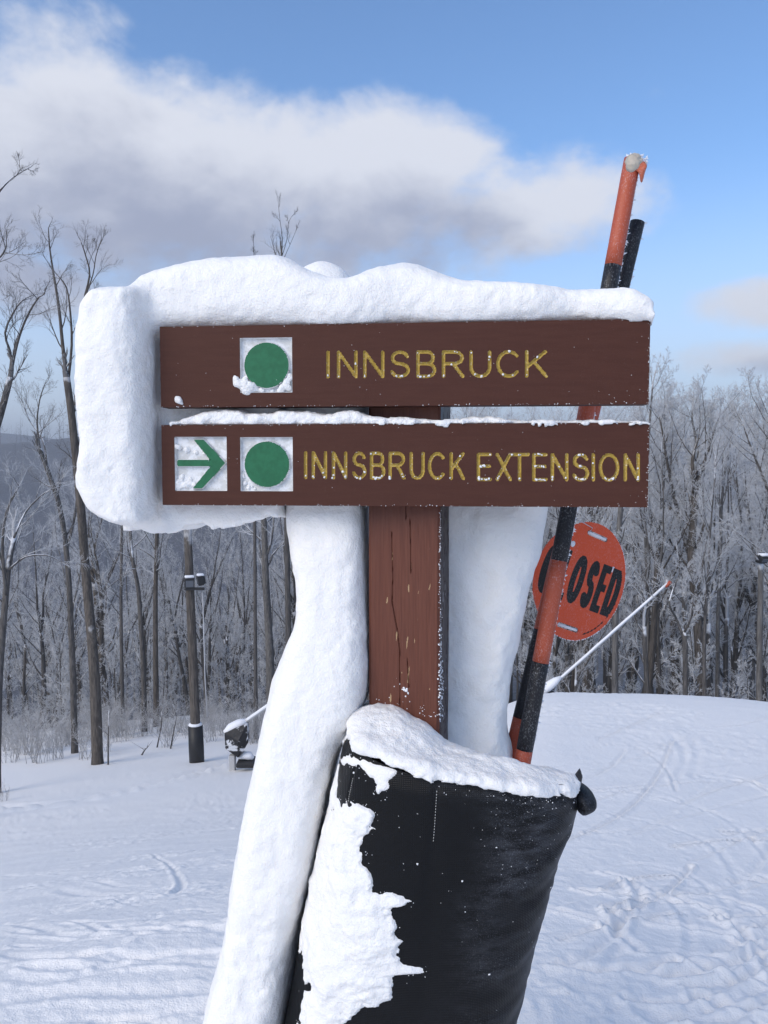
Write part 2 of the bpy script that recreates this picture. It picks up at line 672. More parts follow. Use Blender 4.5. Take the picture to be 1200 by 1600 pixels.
def terrain(x, y):
    x = np.asarray(x, float); y = np.asarray(y, float)
    r = np.hypot(x, y)
    ang = np.degrees(np.arctan2(x, y))
    s = sstep(-9, 13, ang)
    back = sstep(100, 180, np.abs(ang))
    s = s * (1 - back) + .5 * back
    zl, zr = pchip(r, LD, LZ), pchip(r, RD, RZ)
    z = zl + (zr - zl) * s
    # the crest falls a little towards the left of its own line, as the piste does
    z = z + .16 * sstep(8, 26, ang) * (1 - sstep(60, 100, ang)) * np.exp(-((r - 11) / 3.) ** 2)
    far = sstep(150, 900, r)
    z = z + far * 22 * vnoise2(x / 330., y / 330., 3) + far * 7 * vnoise2(x / 120., y / 120., 4)
    return z


def tz(x, y):
    return float(terrain(np.array([x]), np.array([y]))[0])


def on_ground(px, py):
    """where the view ray through a pixel of the photograph meets the terrain"""
    d = ray(px, py)
    t = np.concatenate([np.linspace(1.5, 40, 1600), np.linspace(40, 400, 1500)])
    zz = terrain(d.x * t, d.y * t)
    hit = np.argmax(zz > d.z * t)
    return d.x * t[hit], d.y * t[hit]


def polyline_dist(x, y, pts):
    """distance to a polyline and the signed side"""
    best = np.full(x.shape, 1e9); sd = np.zeros(x.shape)
    for (a, b) in zip(pts[:-1], pts[1:]):
        ax, ay = a; bx, by = b
        dx, dy = bx - ax, by - ay
        L2 = dx * dx + dy * dy + 1e-12
        t = np.clip(((x - ax) * dx + (y - ay) * dy) / L2, 0, 1)
        qx, qy = x - ax - t * dx, y - ay - t * dy
        d = np.hypot(qx, qy)
        m = d < best
        best = np.where(m, d, best)
        sd = np.where(m, np.sign(qx * dy - qy * dx), sd)
    return best, sd


def ground_micro(x, y):
    r = np.hypot(x, y)
    ang = np.degrees(np.arctan2(x, y))
    near = 1 - sstep(14, 34, r)
    z = np.zeros_like(x)
    piste_l = sstep(-2, -10, ang)
    # drifted rolls lying across the slope on the left, choppy snow on the right
    z += near * .010 * vnoise2(x / 1.1 + 3, y / .45, 11) * (.25 + .8 * piste_l)
    z += near * .009 * vnoise2(x / .45, y / .20, 12) * (.4 + .6 * piste_l)
    patch = sstep(-.1, .5, vnoise2(x / 1.3, y / 1.0, 13))
    ch = 1 - np.abs(vnoise2(x / .22 + .3 * vnoise2(x / .3, y / .3, 8), y / .13, 14))
    z += near * .0085 * (ch ** 3 - .3) * (.2 + patch)
    z += near * .0048 * vnoise2(x / .07, y / .05, 15) * (.35 + patch)
    z += near * .007 * vnoise2(x / .30, y / .09, 18) * (.2 + .8 * piste_l) * (.4 + patch)
    z += near * .0045 * vnoise2(x / .03, y / .025, 16) * (.5 + patch)
    # ski tracks
    for pts, w, h in TRACKS:
        xs = [p[0] for p in pts]; ys = [p[1] for p in pts]
        m = (x > min(xs) - .8) & (x < max(xs) + .8) & (y > min(ys) - .8) & (y < max(ys) + .8)
        if not m.any():
            continue
        xm, ym = x[m], y[m]
        d, sd = polyline_dist(xm, ym, pts)
        brk = .5 + .5 * sstep(-.4, .3, vnoise2(xm / .25, ym / .25, 21))
        h = h * (.26 if w < .1 else 1.0)
        w = w * (.6 if w < .1 else .8)
        g = -h * np.exp(-(d / w) ** 2) + .9 * h * brk * np.exp(-((d - 2.0 * w) / (.8 * w)) ** 2) * (.65 + .35 * sd)
        z[m] += g
    return z


def arc_track(px_pts, w, h):
    """smooth track through ground points given as seen in the photograph"""
    g = [on_ground(*p) for p in px_pts]
    out = []
    n = len(g)
    for i in range(n - 1):
        p0, p1, p2, p3 = g[max(i - 1, 0)], g[i], g[i + 1], g[min(i + 2, n - 1)]
        for k in range(5):
            t = k / 5
            out.append(tuple(.5 * (2 * b_ + (c_ - a_) * t + (2 * a_ - 5 * b_ + 4 * c_ - d_) * t * t + (3 * b_ - a_ - 3 * c_ + d_) * t ** 3)
                             for a_, b_, c_, d_ in zip(p0, p1, p2, p3)))
    out.append(g[-1])
    return (out, w, h)


def ski_lines():
    rg = np.random.default_rng(61)
    out = []
    for k in range(58):
        x, y = rg.uniform(850, 1230), 1130 + 480 * rg.random() ** .8
        a = rg.uniform(-.5, .35); c = rg.normal(0, .5)
        pts = []
        st = rg.uniform(30, 75) * (y - 700) / 600
        for i in range(5):
            pts.append((x, min(max(y, 1115), 1640)))
            x += st * math.cos(a); y += st * math.sin(a) * .8; a += c * .5
        out.append(arc_track(pts, rg.uniform(.018, .035), rg.uniform(.035, .07)))
    for k in range(26):
        x, y = rg.uniform(0, 250), 1290 + 320 * rg.random()
        out.append(arc_track([(x, y), (x + 50, y - rg.uniform(-4, 8)), (x + 110, y - rg.uniform(-6, 14)), (x + 180, y - rg.uniform(0, 24))], rg.uniform(.02, .04), rg.uniform(.008, .024)))
    return out


TRACKS = ski_lines() + [
    arc_track([(1050, 1150), (1068, 1170), (1072, 1195), (1055, 1220)], .05, .028),
    arc_track([(1075, 1145), (1090, 1175), (1082, 1215)], .05, .03),
    arc_track([(960, 1275), (1040, 1290), (1110, 1320), (1150, 1365), (1160, 1420)], .035, .022),
    arc_track([(1010, 1230), (1090, 1260), (1150, 1290), (1200, 1340)], .03, .02),
    arc_track([(930, 1360), (1000, 1350), (1080, 1370), (1140, 1420), (1170, 1500)], .03, .022),
    arc_track([(950, 1420), (970, 1460), (950, 1510), (900, 1550)], .03, .025),
    arc_track([(1000, 1380), (1060, 1420), (1080, 1480), (1040, 1540), (960, 1580)], .03, .025),
    arc_track([(1120, 1270), (1160, 1290), (1200, 1300)], .03, .02),
    arc_track([(860, 1420), (960, 1390), (1080, 1385), (1200, 1400)], .025, .018),
    arc_track([(840, 1540), (930, 1500), (1060, 1490), (1200, 1520)], .025, .018),
    arc_track([(900, 1340), (990, 1300), (1100, 1230), (1180, 1150)], .03, .016),
    arc_track([(850, 1200), (950, 1190), (1060, 1200), (1180, 1190)], .05, .018),
    arc_track([(238, 1335), (262, 1348), (278, 1368), (284, 1386), (272, 1394)], .03, .05),
    arc_track([(100, 1392), (180, 1398), (250, 1390), (290, 1385)], .07, .035),
    arc_track([(0, 1262), (90, 1255), (180, 1238), (250, 1222), (330, 1200), (400, 1180)], .17, .11),
    arc_track([(0, 1370), (60, 1366), (140, 1362), (240, 1350)], .06, .03),
    arc_track([(20, 1320), (130, 1312), (260, 1300), (380, 1285)], .04, .02),
    arc_track([(0, 1500), (110, 1490), (220, 1497), (330, 1490)], .05, .03),
    arc_track([(0, 1440), (100, 1455), (200, 1440), (340, 1450)], .04, .025),
    arc_track([(0, 1560), (120, 1548), (240, 1552), (330, 1545)], .05, .03),
]


def build_ground():
    a_f = np.arange(-29, 29.001, .13)
    a_l = np.array([-180, -170, -160, -150, -140, -130, -120, -110, -100, -90, -80, -70, -62, -55, -48, -43, -39, -36, -34, -32, -31])
    ang = np.concatenate([a_l, a_f, -a_l[::-1][:-1]])
    rr = [.02, .2, .5, .9, 1.3, 1.6, 1.9]
    r = 2.05
    while r < 34:
        rr.append(r)
        r += max(.006, 1.35 * r * r / (796 * 1.62) * (1 if r < 8 else .62))
    while r < 9000:
        rr.append(r)
        r *= 1.045
    rr = np.array(rr)
    A, Rr = np.meshgrid(np.radians(ang), rr, indexing='ij')
    X, Y = Rr * np.sin(A), Rr * np.cos(A)
    Z = terrain(X, Y)
    nr = (Rr[0] < 36)
    Z[:, nr] += ground_micro(X[:, nr], Y[:, nr])
    na, nb = X.shape
    v = np.stack([X, Y, Z], -1).reshape(-1, 3)
    i = np.arange(na)[:, None]; j = np.arange(nb - 1)[None, :]
    i2 = (i + 1) % na
    q = np.stack(np.broadcast_arrays(i * nb + j, i * nb + j + 1, i2 * nb + j + 1, i2 * nb + j), -1).reshape(-1, 4)[:, ::-1]
    me = mesh_np('snow_ground', v, q, True, [M['ground']])
    angd = np.degrees(A)
    s_ = sstep(-9, 13, angd)
    edge = 43 + (19 - 43) * s_ + 3 * vnoise2(X / 4., Y / 4., 31)
    wood = sstep(0, 6, Rr - edge) * (np.abs(angd) < 120)
    at = me.attributes.new('wood', 'FLOAT', 'POINT')
    at.data.foreach_set('value', wood.reshape(-1).astype(np.float32))
    o = link('snow_ground', me)
    tag(o, kind='structure')


build_ground()

# ------------------------------------------------------------------ the sign: local frame
YAW = R(5.2)
EU = Vector((math.cos(YAW), -math.sin(YAW), 0))       # along the boards, left to right
EW = Vector((math.sin(YAW), math.cos(YAW), 0))        # away from the viewer
EZ = Vector((0, 0, 1))
O = P(633, 648, 1.33)
O = Vector((O.x, O.y, 0))


def L2W(u, w, z):
    return O + EU * u + EW * w + EZ * z


def bp(px, py, w=0.0):
    """(u, z) where the view ray through a pixel meets the plane w behind the board fronts"""
    d = ray(px, py)
    t = (O.dot(EW) + w) / d.dot(EW)
    p = d * t
    return (p - O).dot(EU), p.z


def stroke_letter(ch):
    def arc(cx, cy, rx, ry, a0, a1, n=12):
        return [(cx + rx * math.cos(R(a0 + (a1 - a0) * k / n)), cy + ry * math.sin(R(a0 + (a1 - a0) * k / n))) for k in range(n + 1)]
    return {
        'I': [[(.5, 0), (.5, 1)]],
        'N': [[(0, 0), (0, 1), (1, 0), (1, 1)]],
        'S': [arc(.5, .76, .45, .24, 15, 250) + arc(.5, .26, .5, .26, 80, -165)],
        'B': [[(.6, .52), (0, .52), (0, 1), (.55, 1)] + arc(.55, .76, .36, .24, 90, -90), [(0, .52), (0, 0), (.55, 0)] + arc(.55, .26, .45, .26, -90, 90)],
        'R': [[(0, 0), (0, 1), (.55, 1)] + arc(.55, .76, .42, .24, 90, -90) + [(0, .52)], [(.5, .52), (1, 0)]],
        'U': [[(0, 1), (0, .35)] + arc(.5, .35, .5, .35, 180, 360) + [(1, 1)]],
        'C': [arc(.53, .5, .53, .5, 42, 318, 20)],
        'K': [[(0, 0), (0, 1)], [(.97, 1), (0, .36)], [(.36, .6), (1, 0)]],
        'E': [[(1, 1), (0, 1), (0, 0), (1, 0)], [(0, .53), (.92, .53)]],
        'X': [[(0, 0), (1, 1)], [(0, 1), (1, 0)]],
        'T': [[(0, 1), (1, 1)], [(.5, 1), (.5, 0)]],
        'O': [arc(.5, .5, .5, .5, 0, 360, 28)],
        'L': [[(0, 1), (0, 0), (1, 0)]],
        'D': [[(0, 0), (0, 1), (.45, 1)] + arc(.45, .5, .55, .5, 90, -90) + [(0, 0)]],
    }[ch]


def seg_dist(U, V, poly):
    d = np.full(U.shape, 1e9)
    for (a, b) in zip(poly[:-1], poly[1:]):
        dx, dy = b[0] - a[0], b[1] - a[1]
        t = np.clip(((U - a[0]) * dx + (V - a[1]) * dy) / (dx * dx + dy * dy + 1e-15), 0, 1)
        d = np.minimum(d, np.hypot(U - a[0] - t * dx, V - a[1] - t * dy))
    return d


def poly_sdf(U, V, pts):
    """signed distance to a closed polygon, negative inside"""
    d = seg_dist(U, V, pts + [pts[0]])
    ins = np.zeros(U.shape, bool)
    n = len(pts)
    for i in range(n):
        x0, y0 = pts[i]; x1, y1 = pts[(i + 1) % n]
        c = ((y0 > V) != (y1 > V)) & (U < (x1 - x0) * (V - y0) / (y1 - y0 + 1e-15) + x0)
        ins ^= c
    return np.where(ins, -d, d)


def relief(U, V, regions):
    """regions: list of (sdf array, depth function(sdf) or None). Moves grid vertices near a contour onto it.
    returns U, V, depth, and the region index per quad (-1 = plain face)"""
    st = abs(U[1, 0] - U[0, 0])
    U, V = U.copy(), V.copy()
    vid = -np.ones(U.shape, int)
    dep = np.zeros(U.shape)
    for k, (sd, fd) in enumerate(regions):
        gu, gv = np.gradient(sd, st)
        m = (np.abs(sd) < .5 * st) & (np.hypot(gu, gv) > .5)
        nrm = np.maximum(np.hypot(gu, gv), 1e-6)
        U[m] -= (sd * gu / nrm)[m]
        V[m] -= (sd * gv / nrm)[m]
        sd2 = np.where(m, 0, sd)
        ins = sd2 < 1e-9
        strict = sd2 < -1e-9
        vid[strict] = k
        if fd is not None:
            d = fd(sd2)
            dep = np.where(ins & (d is not None), np.where(ins, d, dep), dep)
    # quad belongs to region k when its mean sdf is inside
    q = -np.ones((U.shape[0] - 1, U.shape[1] - 1), int)
    for k, (sd, fd) in enumerate(regions):
        c = (sd[:-1, :-1] + sd[1:, :-1] + sd[:-1, 1:] + sd[1:, 1:]) / 4
        q[c < 0] = k
    return U, V, dep, q


def sub_mesh(name, verts, quads, mat, parent, smooth=True):
    used, inv = np.unique(quads.ravel(), return_inverse=True)
    me = mesh_np(name, verts[used], inv.reshape(quads.shape), smooth, [mat])
    return link(name, me, parent)


FLECKS = []          # (world position, radius) of loose crumbs of snow stuck to things


def make_board(parent, pl, letters, plaques, arrow, thick=.038, snowy=0.5):
    """pl: left, top-left y, bottom-left y, right, top-right y, bottom-right y in the photograph"""
    xl, tl, bl, xr, tr, br = pl
    cs = [bp(xl, tl), bp(xl, bl), bp(xr, tr), bp(xr, br)]
    u0 = (cs[0][0] + cs[1][0]) / 2; u1 = (cs[2][0] + cs[3][0]) / 2
    z1 = (cs[0][1] + cs[2][1]) / 2; z0 = (cs[1][1] + cs[3][1]) / 2
    st = .0014
    us = np.linspace(u0, u1, int((u1 - u0) / st) + 1)
    vs = np.linspace(z0, z1, int((z1 - z0) / st) + 1)
    # the grid keeps a line on each straight edge of a recess
    for (x0, y0, x1, y1) in plaques + ([arrow[0]] if arrow else []):
        for e in (bp(x0, y0)[0], bp(x1, y0)[0]):
            us[np.argmin(abs(us - e))] = e
        for e in (bp((x0 + x1) / 2, y0)[1], bp((x0 + x1) / 2, y1)[1]):
            vs[np.argmin(abs(vs - e))] = e
    U, V = np.meshgrid(us, vs, indexing='ij')
    regions, kinds = [], []
    for (x0, y0, x1, y1) in plaques + ([arrow[0]] if arrow else []):
        a, b = bp(x0, y0), bp(x1, y1)
        cu, cv, hu, hv = (a[0] + b[0]) / 2, (bp((x0 + x1) / 2, y0)[1] + bp((x0 + x1) / 2, y1)[1]) / 2, abs(bp(x1, y0)[0] - bp(x0, y0)[0]) / 2, abs(a[1] - b[1]) / 2
        sd = np.maximum(np.abs(U - cu) - hu, np.abs(V - cv) - hv)
        regions.append((sd, lambda s: np.where(s < -1e-9, np.minimum(.007, -s * 8), 0)))
        kinds.append('recess')
        if arrow and (x0, y0, x1, y1) == arrow[0]:
            sd = poly_sdf(U, V, [bp(*p) for p in arrow[1]])
            kinds.append('arrow')
        else:
            cx, cy, rad = (x0 + x1) / 2 + .5, (y0 + y1) / 2 + .3, (x1 - x0) * .425
            c = bp(cx, cy)
            rr = (bp(cx + rad, cy)[0] - bp(cx - rad, cy)[0]) / 2
            sd = np.hypot(U - c[0], V - c[1]) - rr
            kinds.append('disc')
        regions.append((sd, lambda s: np.minimum(0, 0) + np.where(s < 0, 0.0, 0.0)))
    hw = .0028
    for (ch, x0, x1, ytop, ybot) in letters:
        ins = 3.0
        sts = []
        for s in stroke_letter(ch):
            q = []
            for (a, b) in s:
                if ch == 'I':
                    px = (x0 + x1) / 2
                else:
                    px = x0 + ins + (x1 - x0 - 2 * ins) * a
                q.append(bp(px, ybot - ins + (ytop - ybot + 2 * ins) * b))
            sts.append(q)
        uu = [p[0] for q in sts for p in q]; vv = [p[1] for q in sts for p in q]
        sd = np.full(U.shape, 1e3)
        iu = (us > min(uu) - .01) & (us < max(uu) + .01)
        iv = (vs > min(vv) - .01) & (vs < max(vv) + .01)
        ix = np.ix_(iu, iv)
        d = np.full((iu.sum(), iv.sum()), 1e3)
        for q in sts:
            d = np.minimum(d, seg_dist(U[ix], V[ix], q))
            # snow caught in the groove ends and on the lower bars
            for a, b in zip(q[:-1], q[1:]):
                n = max(1, int(math.hypot(a[0] - b[0], a[1] - b[1]) / .0016))
                for k in range(n):
                    t = k / n
                    p = (a[0] + (b[0] - a[0]) * t, a[1] + (b[1] - a[1]) * t)
                    low = p[1] < min(vv) + .0035
                    flat = abs(a[1] - b[1]) < .35 * abs(a[0] - b[0])
                    pr = (.55 if low else .26 if flat else .03) * snowy * .75
                    if x0 > 740 and ytop > 690: pr *= 1.7
                    if random.random() < pr:
                        FLECKS.append((L2W(p[0] + random.gauss(0, .0008), random.uniform(-.0006, .002), p[1] + random.gauss(0, .0008)), random.uniform(.0010, .0024)))
        sd[ix] = d - hw
        regions.append((sd, lambda s: np.where(s < 0, np.minimum(.0042, -s * 1.35), 0)))
        kinds.append('letter')
    U2, V2, dep, qid = relief(U, V, regions)
    nu, nv = U.shape
    W = L2W(0, 0, 0)
    verts = (np.array(W)[None, :] + U2.reshape(-1, 1) * np.array(EU) + dep.reshape(-1, 1) * np.array(EW) + V2.reshape(-1, 1) * np.array(EZ))
    i = np.arange(nu - 1)[:, None]; j = np.arange(nv - 1)[None, :]
    Q = np.stack(np.broadcast_arrays(i * nv + j, (i + 1) * nv + j, (i + 1) * nv + j + 1, i * nv + j + 1), -1)
    bq = Q[qid == -1]
    # body: front plus ends, edges and back
    base = len(verts)
    corner = [L2W(u, w, z) for w in (0, thick) for (u, z) in ((u0, z0), (u1, z0), (u1, z1), (u0, z1))]
    v_all = np.concatenate([verts, np.array([tuple(c) for c in corner])])
    side = np.array([[0, 4, 5, 1], [1, 5, 6, 2], [2, 6, 7, 3], [3, 7, 4, 0], [4, 7, 6, 5]]) + base
    used, inv = np.unique(np.concatenate([bq, side]).ravel(), return_inverse=True)
    bo = link('sign_board', mesh_np('sign_board', v_all[used], inv.reshape(-1, 4), False, [M['board']]), parent)
    for k, kd in enumerate(kinds):
        f = Q[qid == k]
        if len(f):
            sub_mesh(kd, verts, f, {'recess': M['white'], 'disc': M['green'], 'arrow': M['green'], 'letter': M['gold']}[kd], bo, kd == 'letter')
    # crumbs of snow along the edges
    for k in range(150):
        e = random.random()
        if e < .5: u, z = random.uniform(u0, u1), z0 + abs(random.gauss(0, .0012))
        elif e < .8: u, z = random.uniform(u0, u1), z1 - abs(random.gauss(0, .0014))
        else: u, z = u1 - abs(random.gauss(0, .0015)), random.uniform(z0, z1)
        FLECKS.append((L2W(u, -.0003, z), random.uniform(.0003, .0009)))
    for k in range(30):
        FLECKS.append((L2W(random.uniform(u0, u1), 0, random.uniform(z0, z1)), random.uniform(.0003, .0006)))
    for k in range(9):
        FLECKS.append((L2W(u1 - abs(random.gauss(0, .06)), -.0003, z0 + abs(random.gauss(0, .02))), random.uniform(.0003, .0007)))
    return bo, (u0, u1, z0, z1)


def box_letters(s, spans, ytop, ybot, slope=0.0):
    return [(c, a, b, ytop + slope * ((a + b) / 2 - spans[0][0]), ybot + slope * ((a + b) / 2 - spans[0][0])) for c, (a, b) in zip(s, spans)]


sign = empty('trail_sign', L2W(0.0, .1, -1.6))
tag(sign, 'brown wooden trail sign with two carved INNSBRUCK boards on a square post', 'sign')

top_letters = box_letters('INNSBRUCK', [(509, 516), (526, 559), (567, 601), (609, 641), (650, 682), (690, 726), (733, 768), (775, 813), (820, 856)], 547.5, 591.5, -.003)
low_letters = box_letters('INNSBRUCK', [(474, 481), (486.5, 511.5), (518, 543), (549.5, 573), (577.5, 602.5), (606.5, 634), (639.5, 664), (668, 697), (702, 727)], 704.5, 749, .006) + \
    box_letters('EXTENSION', [(744.5, 769), (774, 800), (795.5, 828), (831, 856), (860, 888.5), (893.5, 921), (923.5, 930.5), (935, 968), (974, 1000)], 707, 752, .004)
board_top, BT = make_board(sign, (250.5, 508, 634, 1015, 500.5, 634), top_letters, [(375, 528, 456.5, 613)], None, snowy=.45)
board_low, BL = make_board(sign, (253, 661, 786.5, 1013.5, 663.5, 795.5), low_letters, [(375.5, 683, 457.5, 767.5)],
                           ((273, 682.5, 354.5, 767), [(277, 718.5), (328, 718.5), (302.5, 687), (318, 687), (352.5, 723.5), (316, 763), (301, 763), (329, 728.5), (277, 728.5)]), snowy=.8)

# post, turned a little more than the boards
PYAW = R(12.5)
PU = Vector((math.cos(PYAW), -math.sin(PYAW), 0))
PW = Vector((math.sin(PYAW), math.cos(PYAW), 0))
pl_, pr_ = bp(575.5, 900, .047), bp(688, 900, .041)
PL = L2W(pl_[0], .049, 0)
PWID = (L2W(pr_[0], .04, 0) - PL).dot(PU)
ztop, zbot = bp(600, 512, .05)[1], -1.75


def post_pt(s, d, z):
    return PL + PU * s + PW * d + EZ * z


def post_uv(px, py):
    d = ray(px, py)
    t = PL.dot(PW) / d.dot(PW)
    p = d * t
    return (p - PL).dot(PU), p.z


def build_post():
    zr0 = post_uv(630, 1190)[1]
    st = .0016
    us = np.linspace(0, PWID, int(PWID / .0008)); vs = np.linspace(zr0, ztop, int((ztop - zr0) / .0026))
    U, V = np.meshgrid(us, vs, indexing='ij')
    off = lambda x, y: post_uv(550 + x / 4.0, 780 + y / 4.0)
    regions = []

    def crack(pts, w, dep):
        q = [off(*p) for p in pts]
        sd = seg_dist(U, V, q) - w
        regions.append((sd, lambda s: np.where(s < 0, dep, 0.0)))
    cracks = [([(248, 210), (250, 330), (255, 480), (250, 640), (268, 740), (285, 830), (298, 950)], .0005), ([(298, 950), (297, 1060), (300, 1180), (298, 1290)], .0006),
              ([(335, 40), (337, 120)], .0005), ([(362, 130), (366, 300), (368, 460)], .0005), ([(345, 1000), (352, 1120), (355, 1180)], .0006)]
    for pts, w in cracks:
        crack(pts, w, .006)
    nc = len(regions)
    chips = [(353, 555, 8, 32, 0), (219, 632, 5, 26, -.15), (484, 550, 4, 24, -.25), (415, 582, 3, 14, 0), (401, 664, 4, 12, .2), (345, 893, 6, 44, -.12), (390, 885, 4, 30, .12),
             (352, 1100, 5, 60, -.1), (241, 1240, 8, 36, 0), (310, 1085, 6, 9, 0), (278, 860, 5, 40, -.1), (252, 350, 3, 60, 0), (368, 420, 3, 40, 0), (441, 1082, 4, 5, 0), (400, 1140, 4, 6, 0),
             (216, 1165, 3, 14, .3), (254, 1160, 6, 5, 0), (415, 1208, 6, 6, 0), (485, 1190, 3, 12, 0), (180, 1215, 4, 5, 0), (135, 1190, 3, 6, 0), (476, 790, 3, 4, 0), (245, 990, 3, 6, 0), (522, 680, 3, 3, 0)]
    for (x, y, rx, ry, sl) in chips:
        q = off(x, y)
        k = .25 * 1.40 / F_PX
        du = (U - q[0]); dv = (V - q[1])
        du = du - sl * dv * -1
        wob = 1 + .35 * vnoise2(U / .002, V / .004, 5)
        sd = (np.hypot(du / (rx * k * .7), dv / (ry * k * .8)) - wob) * rx * k
        regions.append((sd, lambda s: np.where(s < 0, np.minimum(.0009, -s * 2), 0.0)))
    dep = np.zeros(U.shape); mid = np.zeros((U.shape[0] - 1, U.shape[1] - 1), int)
    for i, (sd, fd) in enumerate(regions):
        dep = np.maximum(dep, np.where(sd < 0, fd(sd), 0))
        if i >= nc:
            c = (sd[:-1, :-1] + sd[1:, 1:]) / 2
            mid[c < 0] = 1
    dep += .0003 * vnoise2(U / .008, V / .08, 6) + .0002 * vnoise2(U / .002, V / .03, 7)
    # rounded arrises
    e = np.minimum(U, PWID - U)
    dep += .004 * (1 - sstep(0, .005, e))
    nu, nv = U.shape
    verts = np.array(PL)[None] + U.reshape(-1, 1) * np.array(PU) + dep.reshape(-1, 1) * np.array(PW) + V.reshape(-1, 1) * np.array(EZ)
    i = np.arange(nu - 1)[:, None]; j = np.arange(nv - 1)[None, :]
    Q = np.stack(np.broadcast_arrays(i * nv + j, (i + 1) * nv + j, (i + 1) * nv + j + 1, i * nv + j + 1), -1)
    q = Q.reshape(-1, 4)
    mi = mid.reshape(-1)
    D = PWID
    ex = []
    for d in (.0045, D):
        for s in (0, PWID):
            for z in (zbot, ztop):
                ex.append(tuple(post_pt(s, d, z)))
    b = len(verts)
    verts = np.concatenate([verts, np.array(ex)])
    side = np.array([[0, 1, 5, 4], [2, 6, 7, 3], [4, 5, 7, 6], [1, 3, 7, 5], [0, 4, 6, 2], [0, 2, 3, 1]]) + b
    side[:] = side
    # lower front is inside the pad; keep it behind the carved face
    q = np.concatenate([q, side[:5]])
    mi = np.concatenate([mi, [2, 2, 2, 0, 0]])
    me = mesh_np('post', verts, q, True, [M['post'], M['chip'], M['post_frost']], mi)
    link('post', me, sign)


build_post()


# ------------------------------------------------------------------ snow bodies
def sd_box(u, w, z, u0, u1, w0, w1, z0, z1):
    a = np.maximum(np.maximum(u0 - u, u - u1), np.maximum(w0 - w, w - w1))
    return np.maximum(a, np.maximum(z0 - z, z - z1))


def rbox(u, w, z, u0, u1, w0, w1, z0, z1, r):
    qx = np.abs(u - (u0 + u1) / 2) - (u1 - u0) / 2 + r
    qy = np.abs(w - (w0 + w1) / 2) - (w1 - w0) / 2 + r
    qz = np.abs(z - (z0 + z1) / 2) - (z1 - z0) / 2 + r
    out = np.sqrt(np.maximum(qx, 0) ** 2 + np.maximum(qy, 0) ** 2 + np.maximum(qz, 0) ** 2)
    return out + np.minimum(np.maximum(qx, np.maximum(qy, qz)), 0) - r


def ell(u, w, z, c, r):
    k = np.sqrt(((u - c[0]) / r[0]) ** 2 + ((w - c[1]) / r[1]) ** 2 + ((z - c[2]) / r[2]) ** 2)
    return (k - 1) * min(r)


def smin(a, b, k):
    h = np.clip(.5 + .5 * (b - a) / k, 0, 1)
    return b + (a - b) * h - k * h * (1 - h)


def snow_body(name, lo, hi, h, fn, amps, seed, label, mat, cut=True, parent=None, warp=None):
    xs = [np.arange(lo[k], hi[k] + h, h) for k in range(3)]
    u, w, z = np.meshgrid(*xs, indexing='ij')
    f = fn(u, w, z)
    if amps:
        tot = sum(a for a, s in amps)
        m = np.abs(f) < tot * 2.2 + 2 * h
        n = 0
        for i, (a, s) in enumerate(amps):
            n = n + a * vnoise(u[m] / s, w[m] / s, z[m] / s, seed + i)
        f[m] += n
    if cut:
        for B in (BT, BL):
            f = np.maximum(f, -sd_box(u, w, z, B[0] - .0004, B[1] + .0004, -.0004, .0384, B[2] - .0004, B[3] + .0004))
    v, q = surface_nets(f, (lo[0], lo[1], lo[2]), h)
    vw = np.array(O)[None] * np.array([1, 1, 0]) + v[:, :1] * np.array(EU) + v[:, 1:2] * np.array(EW) + v[:, 2:3] * np.array(EZ)
    o = link(name, mesh_np(name, vw, q, True, [mat]), parent)
    if label:
        tag(o, label, 'snow', kind='thing')
    return o


def prof(pts, w):
    """profile through pixels: returns arrays u, z on the plane w"""
    a = np.array([bp(x, y, w) for x, y in pts])
    return a[:, 0], a[:, 1]


def interp_z(pts, w):
    u, z = prof(pts, w)
    o = np.argsort(u)
    return lambda uu: np.interp(uu, u[o], z[o])


def interp_u(pts, w):
    u, z = prof(pts, w)
    o = np.argsort(z)
    return lambda zz: np.interp(zz, z[o], u[o])


def smooth_fn(f, s):
    return lambda t: (f(t - 1.5 * s) + f(t - .75 * s) + f(t) * 1.5 + f(t + .75 * s) + f(t + 1.5 * s)) / 5.5


# cap on the upper board
cap_top = smooth_fn(interp_z([(205, 520), (216, 470), (222, 448), (232, 434), (262, 424), (330, 408), (400, 403), (440, 402), (462, 410), (480, 424), (515, 440), (550, 444), (575, 432), (600, 420), (635, 414),
                              (665, 420), (690, 434), (720, 444), (780, 449), (850, 453), (930, 456), (975, 459), (995, 470), (1008, 484), (1015, 499)], .075), .006)


def cap_f(u, w, z):
    uu = u[:, 0, 0]
    top = cap_top(uu)[:, None, None]
    bot = BT[3] - .012
    zc, hz = (top + bot) / 2, np.maximum((top - bot) / 2, .004)
    wc, hw = .082, .088
    n = 2.8
    k = ((np.abs(w - wc) / hw) ** n + (np.abs(z - zc) / hz) ** n) ** (1 / n)
    f = (k - 1) * np.minimum(hw, hz)
    ul, ur = bp(216, 470, .05)[0], BT[1] + .002
    f = np.maximum(f, np.maximum(ul - u, u - ur))
    c = bp(505, 440, .17)
    b = ell(u, w, z, (c[0], .17, c[1] - .02), (.062, .055, .062))
    return smin(f, b, .006)


# block on the windward end
blk_l = smooth_fn(interp_u([(128, 458), (118, 474), (109, 500), (108, 540), (110, 600), (114, 650), (121, 690), (119, 725), (118, 760), (126, 785), (142, 803), (168, 818), (195, 826)], -.03), .008)


